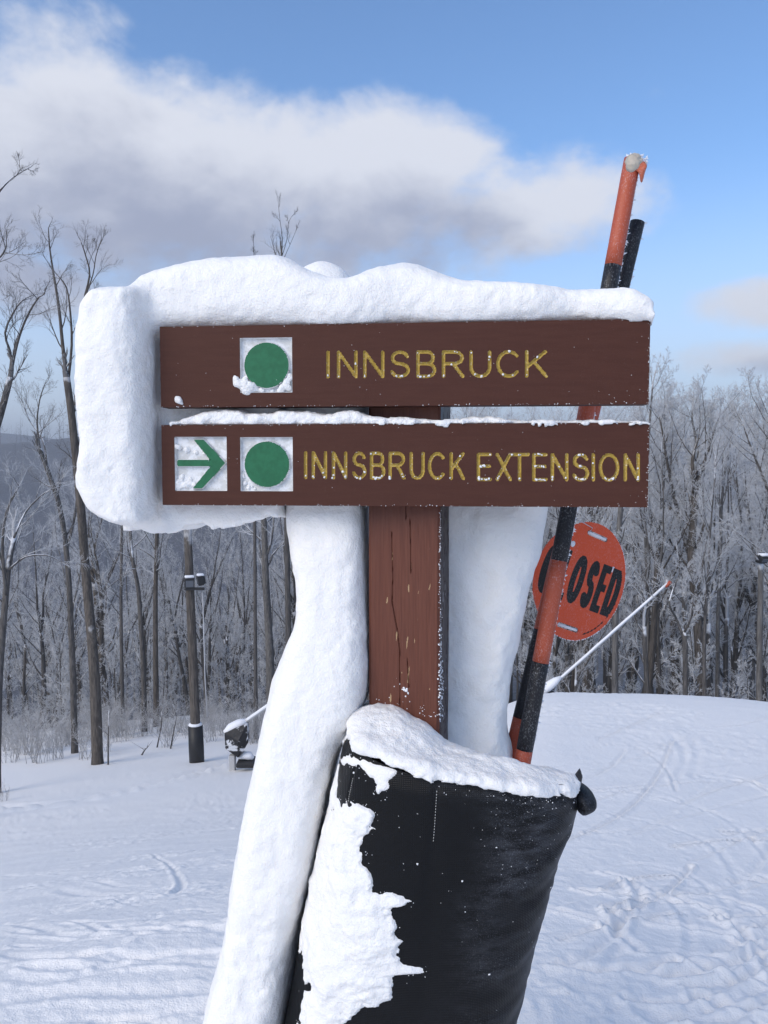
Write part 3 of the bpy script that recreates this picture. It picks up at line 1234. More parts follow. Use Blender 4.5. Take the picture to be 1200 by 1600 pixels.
def blk_f(u, w, z):
    zz = z[0, 0, :]
    ul = blk_l(zz)[None, None, :]
    ur = bp(226, 600, -.03)[0]
    zt, zb = bp(190, 457, .05)[1], bp(200, 824, .05)[1]
    uc, hu = (ul + ur) / 2, (ur - ul) / 2
    n = 4.0
    k = ((np.abs(u - uc) / hu) ** n + (np.abs(w - .07) / .125) ** n) ** (1 / n)
    a = (k - 1) * np.minimum(hu, .125)
    a = smin(a, a, .001)
    r = .022
    lim = np.maximum(z - zt, zb - z)
    a = np.where((a > -r) & (lim > -r), np.hypot(np.maximum(a + r, 0), np.maximum(lim + r, 0)) - r, np.maximum(a, lim))
    b0 = interp_z([(205, 826), (250, 828), (295, 824), (318, 810), (330, 809), (345, 818), (390, 819), (420, 816), (434, 800), (560, 800)], .11)
    zb2 = (b0(u[:, 0, 0]) + .006 * vnoise2(u[:, 0, 0] / .018, u[:, 0, 0] * 0, 3) + .004 * vnoise2(u[:, 0, 0] / .007, u[:, 0, 0] * 0, 4))[:, None, None]
    ur2 = bp(445, 700, .1)[0]
    g = np.maximum(np.maximum(zb2 - z, z - bp(300, 480, .1)[1]), np.maximum(bp(205, 600, .1)[0] - u, u - ur2))
    g = np.maximum(g, np.abs(w - .115) - .072)
    g2 = smin(a, g, .022)
    # a shallow waist between what the upper and the lower board caught
    return g2


def cap_blk(u, w, z):
    return smin(cap_f(u, w, z), blk_f(u, w, z), .016)


snow_body('snow_block', (bp(105, 600, .0)[0], -.08, bp(200, 840, .05)[1]), (BT[1] + .012, .26, bp(440, 380, .1)[1]), .0044, cap_blk, [(.0060, .095), (.0013, .030), (.0011, .0095)], 5,
          'thick mass of packed snow capping the upper board and wrapping both left board ends', M['snow'])

# pillar down the left of the post
pil_l = smooth_fn(interp_u([(440, 600), (440, 800), (446, 860), (458, 925), (458, 975), (438, 1025), (424, 1060), (413, 1110), (402, 1180), (388, 1250), (374, 1330), (360, 1420), (344, 1510), (330, 1600), (312, 1700), (290, 1850)], .05), .008)
pil_r = smooth_fn(interp_u([(566, 600), (566, 800), (570, 900), (573, 1000), (574, 1080), (556, 1130), (530, 1170), (515, 1230), (497, 1320), (476, 1420), (458, 1530), (442, 1600), (424, 1700), (400, 1850)], .05), .012)


def pil_f(u, w, z):
    zz = z[0, 0, :]
    ul, ur = pil_l(zz), pil_r(zz)
    wf = np.interp(zz, [-1.8, -.95, -.6, -.42, -.2, -.08, .3], [-.12, -.075, -.03, -.005, .03, .045, .045])
    wb = np.interp(zz, [-1.8, -.5, .3], [.25, .22, .2])
    uc, hu = ((ul + ur) / 2)[None, None], ((ur - ul) / 2)[None, None]
    wc, hw = ((wf + wb) / 2)[None, None], ((wb - wf) / 2)[None, None]
    n = 3.6
    k = ((np.abs(u - uc) / hu) ** n + (np.abs(w - wc) / hw) ** n) ** (1 / n)
    f = (k - 1) * np.minimum(hu, hw)
    return np.maximum(f, z - bp(500, 610, .05)[1])


snow_body('snow_pillar', (bp(285, 1850, .05)[0], -.16, -1.62), (bp(600, 900, .05)[0], .27, bp(500, 600, .05)[1]), .005, pil_f, [(.0045, .12), (.0014, .036), (.0015, .012)], 9,
          'tall pillar of snow plastered down the left side of the brown post', M['snow'])

# drift behind the post on its right
dr_r = smooth_fn(interp_u([(880, 650), (868, 760), (858, 800), (846, 860), (832, 910), (822, 960), (812, 1010), (803, 1060), (797, 1110), (800, 1150), (800, 1200), (790, 1300)], .2), .012)


def dr_f(u, w, z):
    zz = z[0, 0, :]
    ur = dr_r(zz)[None, None]
    ul = bp(650, 900, .2)[0]
    uc, hu = (ul + ur) / 2, (ur - ul) / 2
    n = 3.2
    k = ((np.abs(u - uc) / hu) ** n + (np.abs(w - .25) / .11) ** n) ** (1 / n)
    f = (k - 1) * np.minimum(hu, .11)
    return np.maximum(f, np.maximum(z - bp(750, 705, .2)[1], -.62 - z))


snow_body('snow_drift', (bp(640, 900, .2)[0], .12, -.63), (bp(890, 800, .2)[0], .37, bp(750, 690, .2)[1]), .005, dr_f, [(.009, .10), (.004, .035), (.0014, .01)], 13,
          'grey shaded slab of snow behind the post to the right under the lower board', M['snow'])

# strip on the lower board
str_top = smooth_fn(interp_z([(262, 663), (275, 658), (300, 650), (325, 643), (350, 640), (378, 639), (388, 647), (420, 647), (436, 641), (470, 642), (500, 645), (520, 647), (535, 642), (550, 640), (562, 643), (578, 649), (600, 653),
                              (640, 652), (690, 658), (715, 655), (740, 650), (770, 652), (810, 656), (870, 657), (940, 657), (1004, 660), (1014, 664)], .018), .003)


def str_f(u, w, z):
    top = str_top(u[:, 0, 0])[:, None, None]
    bot = BL[3] - .006
    zc, hz = (top + bot) / 2, np.maximum((top - bot) / 2, .002)
    wc, hw = .022, .021
    n = 2.6
    k = ((np.abs(w - wc) / hw) ** n + (np.abs(z - zc) / hz) ** n) ** (1 / n)
    f = (k - 1) * np.minimum(hw, hz)
    return np.maximum(f, np.maximum(bp(263, 660)[0] - u, u - BL[1]))


snow_body('snow_strip', (bp(260, 660)[0], -.008, BL[3] - .008), (BL[1] + .004, .055, bp(350, 630, .02)[1]), .0022, str_f, [(.0022, .014), (.0014, .005)], 17,
          'thin ragged strip of snow lying along the top edge of the lower board', M['snow_rough'])


def lump(name, spheres, label, seed, h=.0013, amp=((.0022, .009), (.0012, .0034), (.0007, .0018)), w=0.003, mat=None, parent=None):
    cs = [(*bp(x, y, w), r * 1.33 / F_PX, ww) for (x, y, r, ww) in spheres]
    lo = (min(c[0] - c[2] for c in cs) - .004, min(c[3] - c[2] for c in cs) - .003, min(c[1] - c[2] for c in cs) - .004)
    hi = (max(c[0] + c[2] for c in cs) + .004, max(c[3] + c[2] for c in cs) + .003, max(c[1] + c[2] for c in cs) + .004)

    def f(u, w_, z):
        a = None
        for (cu, cz, r, ww) in cs:
            b = np.sqrt((u - cu) ** 2 + ((w_ - ww) * 1.2) ** 2 + (z - cz) ** 2) - r
            a = b if a is None else smin(a, b, .007)
        return a
    return snow_body(name, lo, hi, h, f, list(amp), seed, label, mat or M['snow_rough'], cut=False, parent=parent)


lump('snow_clump', [(369, 592, 5, 0), (374, 600, 8, 0), (384, 601, 8, .002), (392, 604, 7, .003), (400, 608, 5, .004), (380, 608, 6, .003), (388, 610, 6, .004), (410, 611, 4, .005), (425, 611, 3, .005),
                    (440, 605, 5, .004), (447, 596, 6, .004), (452, 588, 4, .004), (450, 605, 5, .004), (437, 611, 4, .005), (384, 590, 4, .004)],
     'clump of snow stuck under the green disc of the upper board', 31)
lump('snow_clump', [(281, 627, 5, 0), (279, 622, 3.5, 0), (284, 629, 3.5, 0)], 'small ball of snow at the lower left corner of the upper board', 33)
lump('snow_clump', [(280, 700, 4.0, .006), (292, 703, 4.8, .0072), (305, 706, 4.0, .0072), (318, 708, 3.2, .0072), (276, 697, 3.2, .003), (328, 704, 3.2, .0072)],
     'smear of snow above the shaft inside the arrow recess', 34)
lump('snow_clump', [(278, 755, 4.8, .006), (290, 757, 5.6, .0072), (303, 757, 4.0, .0072), (284, 745, 4.0, .0072), (296, 748, 3.2, .0072), (278, 764, 3.2, .006)],
     'smear of snow under the shaft inside the arrow recess', 35)
lump('snow_clump', [(380, 738, 2.4, .0072), (382, 755, 4.0, .0072), (388, 762, 3.2, .0072), (398, 764, 3.2, .0072), (380, 745, 2.4, .0072)],
     'thin snow packed around the green disc of the lower board', 36)

# ------------------------------------------------------------------ padding round the foot of the post
PADW = -.008
pad_l = smooth_fn(interp_u([(548, 1120), (530, 1185), (516, 1240), (502, 1300), (486, 1370), (471, 1450), (456, 1530), (441, 1600), (426, 1680), (400, 1850), (380, 2000)], PADW), .012)
pad_r = smooth_fn(interp_u([(925, 1150), (916, 1220), (908, 1265), (893, 1305), (877, 1345), (861, 1400), (849, 1450), (836, 1500), (822, 1550), (811, 1600), (800, 1660), (790, 1750), (780, 2000)], PADW), .012)
rim_pts = interp_z([(500, 1175), (530, 1184), (560, 1186), (600, 1194), (660, 1212), (720, 1224), (800, 1238), (870, 1252), (905, 1263), (950, 1270)], -.108)
W_F, W_B = -.11, .22


def pad_pt(a, zr, inset=0.0):
    """point on the pad at angle a (pi*1.5 = front middle) and world height zr (arrays)"""
    ul, ur = pad_l(zr), pad_r(zr)
    uc, hu = (ul + ur) / 2, (ur - ul) / 2 - inset
    wf = W_F + np.interp(zr, [-1.7, -.9, -.45], [.03, .0, .0])
    wc, hw = (wf + W_B) / 2, (W_B - wf) / 2 - inset
    n = 2.9
    c, s = np.cos(a), np.sin(a)
    u = uc + hu * np.sign(c) * np.abs(c) ** (2 / n)
    w = wc + hw * np.sign(s) * np.abs(s) ** (2 / n)
    return u, w


def pad_front(s, t):
    """front surface; s in -1..1 left to right, t height below the rim in metres. returns u, w, z"""
    a = np.pi * 1.5 + s * np.pi / 2
    u_g = pad_l(-.6) + (s + 1) / 2 * (pad_r(-.6) - pad_l(-.6))
    z = rim_pts(u_g) - t
    u, w = pad_pt(a, z)
    # creases on the right, pulled in towards the strap line
    k = sstep(.05, .5, s) * (1 - sstep(.93, 1.0, s) * .5)
    cre = .0024 * vnoise2(s * 1.2 + t * 1.5, (t + .10 * s * s) / .026, 41) + .0016 * vnoise2(s * 2.5, (t - .1 * s) / .014, 42)
    soft = .006 * vnoise2(s * 1.6, t / .13, 43)
    # seams sit a little lower
    seam = -.0022 * (np.exp(-((s - seam_s(t, 0)) / .012) ** 2) + np.exp(-((s - seam_s(t, 1)) / .012) ** 2))
    edge = -.012 * (1 - sstep(0, .03, t))
    d = k * cre + soft + seam
    return u + d * np.cos(a) * .6, w - d + (-edge) * .6, z


def seam_s(t, i):
    return (np.interp(t, [0, .2, .45, 1.2], [-.57, -.56, -.50, -.45]) if i == 0 else np.interp(t, [0, .2, .45, 1.2], [-.06, .0, .03, .05]))


pad = empty('post_padding', L2W(.0, .05, -1.62))
tag(pad, 'black vinyl padding wrapped around the foot of the sign post', 'padding')


def build_pad():
    # front half as a fine sheet, back half coarse, joined round
    s = np.linspace(-1, 1, 190); t = np.concatenate([np.linspace(0, .5, 190), np.linspace(.51, 1.15, 30)])
    S, T = np.meshgrid(s, t, indexing='ij')
    u, w, z = pad_front(S, T)
    sb = np.linspace(0, 1, 40)[1:-1]
    SB, TB = np.meshgrid(sb, t, indexing='ij')
    a = 0 + SB * np.pi
    zb_l, zb_r = z[-1], z[0]
    zb = zb_l[None] * (1 - SB) + zb_r[None] * SB - .20 * np.sin(SB * np.pi) ** .35
    ub, wb = pad_pt(a, zb)
    U = np.concatenate([u, ub]); Wd = np.concatenate([w, wb]); Z = np.concatenate([z, zb])
    n, m = U.shape
    fr = np.zeros(U.shape)
    fr[:190] = sstep(.0, .25, S) * (.35 + .65 * (1 - sstep(.12, .36, T))) * (.55 + .45 * vnoise2(S * 3, T / .05, 44)) + .5 * (1 - sstep(0, .05, T)) * sstep(-.2, .2, S)
    fr = np.clip(fr, 0, 1)
    # roll the rim over to the inside
    rows_u, rows_w, rows_z, rows_f = [], [], [], []
    uc, wc = U[:, 0].mean(), Wd[:, 0].mean()
    for (k, dz) in ((.80, -.09), (.86, -.05), (.91, -.026), (.96, -.010), (.99, -.002)):
        rows_u.append(uc + (U[:, 0] - uc) * k); rows_w.append(wc + (Wd[:, 0] - wc) * k); rows_z.append(Z[:, 0] + dz); rows_f.append(fr[:, 0])
    U = np.concatenate([np.array(rows_u).T, U], 1); Wd = np.concatenate([np.array(rows_w).T, Wd], 1)
    Z = np.concatenate([np.array(rows_z).T, Z], 1); fr = np.concatenate([np.array(rows_f).T, fr], 1)
    n, m = U.shape
    v = np.array([O.x, O.y, 0])[None] + U.reshape(-1, 1) * np.array(EU) + Wd.reshape(-1, 1) * np.array(EW) + Z.reshape(-1, 1) * np.array(EZ)
    i = np.arange(n)[:, None]; j = np.arange(m - 1)[None]
    i2 = (i + 1) % n
    q = np.stack(np.broadcast_arrays(i * m + j, i * m + j + 1, i2 * m + j + 1, i2 * m + j), -1).reshape(-1, 4)
    me = mesh_np('cover', v, q, True, [M['vinyl']])
    at = me.attributes.new('frost', 'FLOAT', 'POINT')
    at.data.foreach_set('value', .6 * fr.reshape(-1).astype(np.float32))
    link('cover', me, pad)
    # stitching: short thread dashes along the two seams
    for k, (t0, t1) in ((0, (.045, .20)), (1, (.02, .10))):
        mb = MB()
        t = t0
        while t < t1:
            pts = []
            for tt in (t, t + .0022):
                u_, w_, z_ = pad_front(np.array([seam_s(tt, k)]), np.array([tt]))
                pts.append(L2W(u_[0], w_[0] - .0006, z_[0]))
            mb.tube(pts, .00045, 4)
            t += .0038 if k == 0 else .0045
        mb.build('stitching', M['thread'], pad)
    # folded corner sticking out at the right end of the rim
    c = [(893, 1224), (908, 1226), (924, 1236), (935, 1252), (931, 1263), (920, 1269), (906, 1273), (898, 1262), (893, 1246)]
    pts = [L2W(bp(x, y, -.005)[0], -.005, bp(x, y, -.005)[1]) for x, y in c]
    mb = MB()
    cen = sum(pts, Vector()) / len(pts)
    rings = []
    for (k, wv) in ((.25, -.034), (.7, -.026), (.95, -.010), (1.0, .008), (.9, .03), (.4, .04)):
        rings.append([cen + (p - cen) * k + EW * (wv + .003 * math.sin(i * 2.1 + wv * 90)) for i, p in enumerate(pts)])
    nn = len(pts)
    for r in rings: mb.v += r
    for a_ in range(len(rings) - 1):
        for k in range(nn):
            k2 = (k + 1) % nn
            mb.q.append([a_ * nn + k, a_ * nn + k2, (a_ + 1) * nn + k2, (a_ + 1) * nn + k])
    for a_, rv in ((0, 1), (len(rings) - 1, -1)):
        ci = len(mb.v); mb.v.append(sum(rings[a_], Vector()) / nn)
        for k in range(nn):
            mb.t.append([a_ * nn + (k + 1) % nn, a_ * nn + k, ci][::rv])
    fo = mb.build('fold', M['vinyl'], pad, True)
    ss = fo.modifiers.new('smooth', 'SUBSURF'); ss.levels = ss.render_levels = 1
    at = fo.data.attributes.new('frost', 'FLOAT', 'POINT')
    at.data.foreach_set('value', np.full(len(fo.data.vertices), .3, np.float32))


build_pad()

# snow lying in the top of the padding
heap_rim = smooth_fn(lambda u: rim_pts(u), .02)


def heap_f(u, w, z):
    uu = u[:, 0, 0]
    rim = heap_rim(uu)[:, None, None]
    # cross-section of the padding, slightly proud of it, with the snow banked up to the post
    zr = rim
    ul, ur = pad_l(zr) - .004, pad_r(zr) - .007
    uc, hu = (ul + ur) / 2, (ur - ul) / 2
    wc, hw = (W_F + W_B) / 2, (W_B - W_F) / 2 + .004
    n = 3.0
    k = ((np.abs(u - uc) / hu) ** n + (np.abs(w - wc) / hw) ** n) ** (1 / n)
    f = (k - 1) * hw * .8
    px, _ = bp(632, 1100, .06)
    mound = .034 * np.exp(-((u - px + .02) / .085) ** 2 - ((w - .02) / .07) ** 2) + .016 * np.exp(-((u - px - .03) / .14) ** 2)
    slope = -.082 * sstep(-.04, .18, w) * sstep(-.02, .15, u - px) - .006
    top = rim + .011 + mound + slope - .003 * (1 - sstep(-.10, -.06, w)) + .006 * sstep(.05, .16, u - px) + .006 * sstep(.12, .20, u - px)
    r = .012
    g = z - top
    a = np.where((f > -r) & (g > -r), np.hypot(np.maximum(f + r, 0), np.maximum(g + r, 0)) - r, np.maximum(f, g))
    return np.maximum(a, rim - .003 - .20 * sstep(-.03, .2, w) - z)


snow_body('snow_heap', (bp(505, 1190, -.05)[0], -.15, bp(900, 1300, -.07)[1] - .12), (bp(925, 1250, .1)[0], .25, bp(630, 1080, .1)[1]), .0034, heap_f, [(.005, .035), (.0022, .012), (.0014, .0055)], 51,
          'snow heaped in the top of the black padding around the post', M['snow_rough'], cut=False)


def pad_px(px, py):
    """s, t on the pad front under a pixel (numerical search)"""
    best = None
    S, T = PADG
    d = np.hypot(PADPX - px, PADPY - py)
    i = np.unravel_index(np.argmin(d), d.shape)
    return S[i], T[i]


PADG = np.meshgrid(np.linspace(-1, 1, 160), np.linspace(0, .6, 240), indexing='ij')
_u, _w, _z = pad_front(*PADG)
_X = O.x + _u * EU.x + _w * EW.x; _Y = O.y + _u * EU.y + _w * EW.y
_c, _s = math.cos(PITCH), math.sin(PITCH)
_dep = _Y * _c - _z * _s
PADPX = 600 + F_PX * _X / _dep
PADPY = 800 - F_PX * (_z * _c + _Y * _s) / _dep


def largest(sd, keep):
    m = sd < 0
    lab = np.zeros(m.shape, int)
    sizes = []
    for st in np.argwhere(m):
        st = tuple(st)
        if lab[st]: continue
        k = len(sizes) + 1
        stack = [st]; lab[st] = k; c = 0
        while stack:
            i, j = stack.pop(); c += 1
            for a, b in ((i + 1, j), (i - 1, j), (i, j + 1), (i, j - 1)):
                if 0 <= a < m.shape[0] and 0 <= b < m.shape[1] and m[a, b] and not lab[a, b]:
                    lab[a, b] = k; stack.append((a, b))
        sizes.append(c)
    big = int(np.argmax(sizes)) + 1
    return np.where(m & (lab != big), .001, sd)


def pad_patch(name, polys_px, thick, label, seed, ragged=.010, box=None, keep=1, crumbs=180):
    ns, ntt = 330, 420
    s = np.linspace(box[0], box[1], ns); t = np.linspace(box[2], box[3], ntt)
    S, T = np.meshgrid(s, t, indexing='ij')
    wid = pad_r(-.7) - pad_l(-.7)
    X, Yv = S * wid / 2, T
    sd = None
    for pp in polys_px:
        pts = [pad_px(*p) for p in pp]
        pts = [(a * wid / 2, b) for a, b in pts]
        d = poly_sdf(X, Yv, pts)
        sd = d if sd is None else np.minimum(sd, d)
    sd = sd + ragged * (.6 * vnoise2(X / .022, Yv / .022, seed) + .5 * vnoise2(X / .010, Yv / .010, seed + 1) + .22 * vnoise2(X / .005, Yv / .005, seed + 2))
    h = thick * (.35 * sstep(0, .006, -sd) + .65 * sstep(.002, .045, -sd))
    rough = .30 * vnoise2(X / .026, Yv / .026, seed + 3) + .16 * vnoise2(X / .012, Yv / .012, seed + 4) + .05 * vnoise2(X / .006, Yv / .006, seed + 5)
    h = np.where(sd < 0, h * (1 + rough), -.002)
    u, w, z = pad_front(S, T)
    a = np.pi * 1.5 + S * np.pi / 2
    u = u + h * np.cos(a) * .5; w = w - h * np.maximum(-np.sin(a), .3)
    v = np.array([O.x, O.y, 0])[None] + u.reshape(-1, 1) * np.array(EU) + w.reshape(-1, 1) * np.array(EW) + z.reshape(-1, 1) * np.array(EZ)
    i = np.arange(ns - 1)[:, None]; j = np.arange(ntt - 1)[None]
    Q = np.stack(np.broadcast_arrays(i * ntt + j, i * ntt + j + 1, (i + 1) * ntt + j + 1, (i + 1) * ntt + j), -1)
    sd = largest(sd, keep)
    ok = (sd[:-1, :-1] < 0) | (sd[1:, 1:] < 0) | (sd[1:, :-1] < 0) | (sd[:-1, 1:] < 0)
    q = Q[ok]
    used, inv = np.unique(q.ravel(), return_inverse=True)
    # crumbs scattered just off the edge
    near = np.argwhere((sd > .0005) & (sd < .016))
    for k in rng.choice(len(near), min(len(near), crumbs), replace=False):
        i_, j_ = near[k]
        if rng.random() < math.exp(-sd[i_, j_] / .005):
            FLECKS.append((Vector(v.reshape(ns, ntt, 3)[i_, j_]) - EW * .002, float(rng.uniform(.0003, .001))))
    o = link(name, mesh_np(name, v[used], inv.reshape(-1, 4), True, [M['snow_rough']]))
    tag(o, label, 'snow', kind='thing')
    return o


pad_patch('snow_patch', [[(500, 1262), (518, 1262), (540, 1258), (560, 1251), (580, 1267), (576, 1290), (566, 1311), (572, 1345), (582, 1386), (606, 1402), (626, 1408), (612, 1434), (612, 1460), (645, 1498), (612, 1519), (606, 1560),
                          (575, 1572), (540, 1587), (520, 1625), (460, 1640), (462, 1596), (482, 1545), (474, 1500), (470, 1461), (480, 1390), (489, 1330)],
                         [(505, 1270), (512, 1230), (521, 1188), (532, 1186), (530, 1215), (528, 1240), (534, 1262)]], .014,
          'fluffy patch of snow clinging to the left front of the black padding', 61, .015, (-1, .14, .0, .56))
pad_patch('snow_fringe', [[(522, 1180), (560, 1183), (640, 1196), (720, 1214), (800, 1232), (880, 1250), (884, 1260), (870, 1256), (800, 1243), (745, 1232), (722, 1231), (705, 1240), (692, 1226), (668, 1216), (650, 1207), (625, 1207),
                           (612, 1212), (602, 1238), (590, 1242), (584, 1220), (572, 1204), (548, 1196), (535, 1190)]], .007,
          'ragged fringe of snow hanging over the front rim of the black padding', 71, .007, (-1, .98, 0, .09))

for k in range(130):
    s = random.uniform(.0, .95); t = min(.5, random.expovariate(1 / .09) + .015)
    u_, w_, z_ = pad_front(np.array([s]), np.array([t]))
    FLECKS.append((L2W(u_[0], w_[0], z_[0]), random.choice((.0003, .0005, .0006)) if random.random() < .94 else random.uniform(.0009, .0014)))
for k in range(60):
    s = random.gauss(-.3, .22); t = random.uniform(.03, .5)
    if s < -.75: continue
    u_, w_, z_ = pad_front(np.array([s]), np.array([t]))
    FLECKS.append((L2W(u_[0], w_[0], z_[0]), random.choice((.0004, .0006, .0008)) if random.random() < .93 else .0018))
# snow stuck to the right arris and the foot of the post
for k in range(520):
    z = random.uniform(post_uv(690, 1130)[1], post_uv(690, 795)[1])
    fz = 1 - sstep(-.42, -.2, z)
    if random.random() < .35 + .65 * fz:
        FLECKS.append((post_pt(PWID + random.gauss(0, .001), abs(random.gauss(0, .004 + .02 * fz)), z), random.uniform(.0005, .0011 + .0010 * fz)))
for k in range(60):
    q = post_uv(random.uniform(580, 685), 1120 - random.expovariate(1 / 14.))
    FLECKS.append((post_pt(q[0], 0, q[1]), random.uniform(.0004, .0012)))
for (x, y, r) in ((635, 1079, .0028), (631, 1075, .0022), (638, 1083, .002), (634, 1088, .0016), (609, 1104, .002), (632, 1078, .0025), (636, 1076, .002), (629, 1077, .0018)):
    q = post_uv(x, y)
    FLECKS.append((post_pt(q[0], 0, q[1]), r))


def build_flecks():
    ph = (1 + 5 ** .5) / 2
    ico = np.array([(-1, ph, 0), (1, ph, 0), (-1, -ph, 0), (1, -ph, 0), (0, -1, ph), (0, 1, ph), (0, -1, -ph), (0, 1, -ph), (ph, 0, -1), (ph, 0, 1), (-ph, 0, -1), (-ph, 0, 1)]) / 1.9
    fc = np.array([(0, 11, 5), (0, 5, 1), (0, 1, 7), (0, 7, 10), (0, 10, 11), (1, 5, 9), (5, 11, 4), (11, 10, 2), (10, 7, 6), (7, 1, 8), (3, 9, 4), (3, 4, 2), (3, 2, 6), (3, 6, 8), (3, 8, 9), (4, 9, 5), (2, 4, 11), (6, 2, 10), (8, 6, 7), (9, 8, 1)])
    n = len(FLECKS)
    p = np.array([tuple(f[0]) for f in FLECKS]); r = np.array([f[1] for f in FLECKS])
    v = p[:, None] + ico[None] * (r[:, None] * rng.uniform(.65, 1.35, (n, 12)))[..., None]
    f = fc[None] + (np.arange(n) * 12)[:, None, None]
    o = link('snow_flecks', mesh_np('snow_flecks', v.reshape(-1, 3), f.reshape(-1, 3), True, [M['frost']]))
    tag(o, kind='stuff')


build_flecks()


# ------------------------------------------------------------------ marker poles
def stripe_pole(top, bot, Yt, Yb, rad, cuts, first, label, dx_frost=1.0):
    """cuts: pixel heights where the colour changes, from the top down"""
    pt, pb = P(*top, Yt), P(*bot, Yb)
    ax = (pb - pt)
    th = empty('marker_pole', pb)
    tag(th, label, 'pole', 'striped poles leaning behind the sign')
    ys = [top[1]] + cuts + [bot[1]]
    mats = (M['orange'], M['black_band'])
    for i, (a, b) in enumerate(zip(ys[:-1], ys[1:])):
        fa, fb = (a - top[1]) / (bot[1] - top[1]), (b - top[1]) / (bot[1] - top[1])
        mb = MB()
        p, q = pt + ax * fa, pt + ax * fb
        n = 5
        mb.tube([p + (q - p) * (k / n) for k in range(n + 1)], [rad * (1 + .012 * ((i + k) % 2)) for k in range(n + 1)], 20, True)
        mb.build('band', mats[(first + i) % 2], th, True)
    # feather of rime down the lee side
    mb = MB()
    side = Vector((.93, .30, .0)).normalized()
    L = ax.length
    d = ax.normalized()
    k = 0.0
    while k < L * .93:
        wdt = rad * random.uniform(.16, .42) * (1 if random.random() < .86 else 1.8)
        p = pt + d * k + side * (rad * .93)
        p2 = p + side * wdt + d * random.uniform(-.003, .004) + Vector((0, random.uniform(-.002, .002), 0))
        mb.tube([p - side * .002, p + side * wdt * .55, p2], [rad * random.uniform(.10, .2), rad * random.uniform(.08, .16), .0003], 5)
        k += random.uniform(.0014, .0034)
    mb.build('frost', M['frost'], th)
    return th, pt, d


pole, pt, dd = stripe_pole((988, 249), (809, 1230), 1.62, 1.53, .0163, [417, 566, 720, 878, 1036, 1172], 0,
                           'taller orange and black striped pole with a torn orange top')
stripe_pole((996, 347), (787, 1230), 1.655, 1.575, .0145, [540, 705, 845, 985, 1122], 1,
            'shorter pole with a black top end leaning just behind the taller pole')
# torn sleeve and ice on the pole's top
M['torn'] = m_striped('frosted_orange_sleeve', (.56, .14, .07), .8)


def torn():
    c = [(983, 262), (986, 250), (992, 245), (1000, 248), (1013, 257), (1010, 263), (1007, 272), (1004, 287), (1000, 285), (1000, 274), (996, 268), (990, 266)]
    n = len(c)
    mb = MB()
    for k, y in enumerate((1.600, 1.603, 1.617, 1.62)):
        cen = (996, 260)
        f = .82 if k in (0, 3) else 1
        mb.v += [P(cen[0] + (a - cen[0]) * f, cen[1] + (b - cen[1]) * f, y + .003 * math.sin(i * 2.1 + k)) for i, (a, b) in enumerate(c)]
    for k in range(3):
        for i in range(n):
            mb.q.append([k * n + i, k * n + (i + 1) % n, (k + 1) * n + (i + 1) % n, (k + 1) * n + i])
    for a, rv in ((0, 1), (3, -1)):
        ci = len(mb.v); mb.v.append(sum(mb.v[a * n:(a + 1) * n], Vector()) / n)
        for i in range(n):
            mb.t.append([a * n + (i + 1) % n, a * n + i, ci][::rv])
    o = mb.build('torn_sleeve', M['torn'], pole, True)
    ss = o.modifiers.new('smooth', 'SUBSURF'); ss.levels = ss.render_levels = 2


torn()
lump('ice', [(986, 262, 8, .255), (985, 254, 9, .255), (988, 248, 9, .258), (994, 246, 7, .258), (990, 256, 9, .252), (999, 250, 5, .256)], None, 91, .0016, ((.0018, .007), (.0012, .003)), .255, M['ice'], pole)
mb = MB()
for k in range(60):
    x = random.uniform(980, 1012); y = 243 + abs(x - 990) * random.uniform(.2, .8) + random.uniform(-4, 4)
    p = P(x, y, 1.608 + random.uniform(-.006, .006))
    mb.tube([p, p + Vector((random.uniform(-.003, .005), 0, random.uniform(-.001, .005)))], [.0022, .0003], 4)
mb.build('frost', M['frost'], pole)

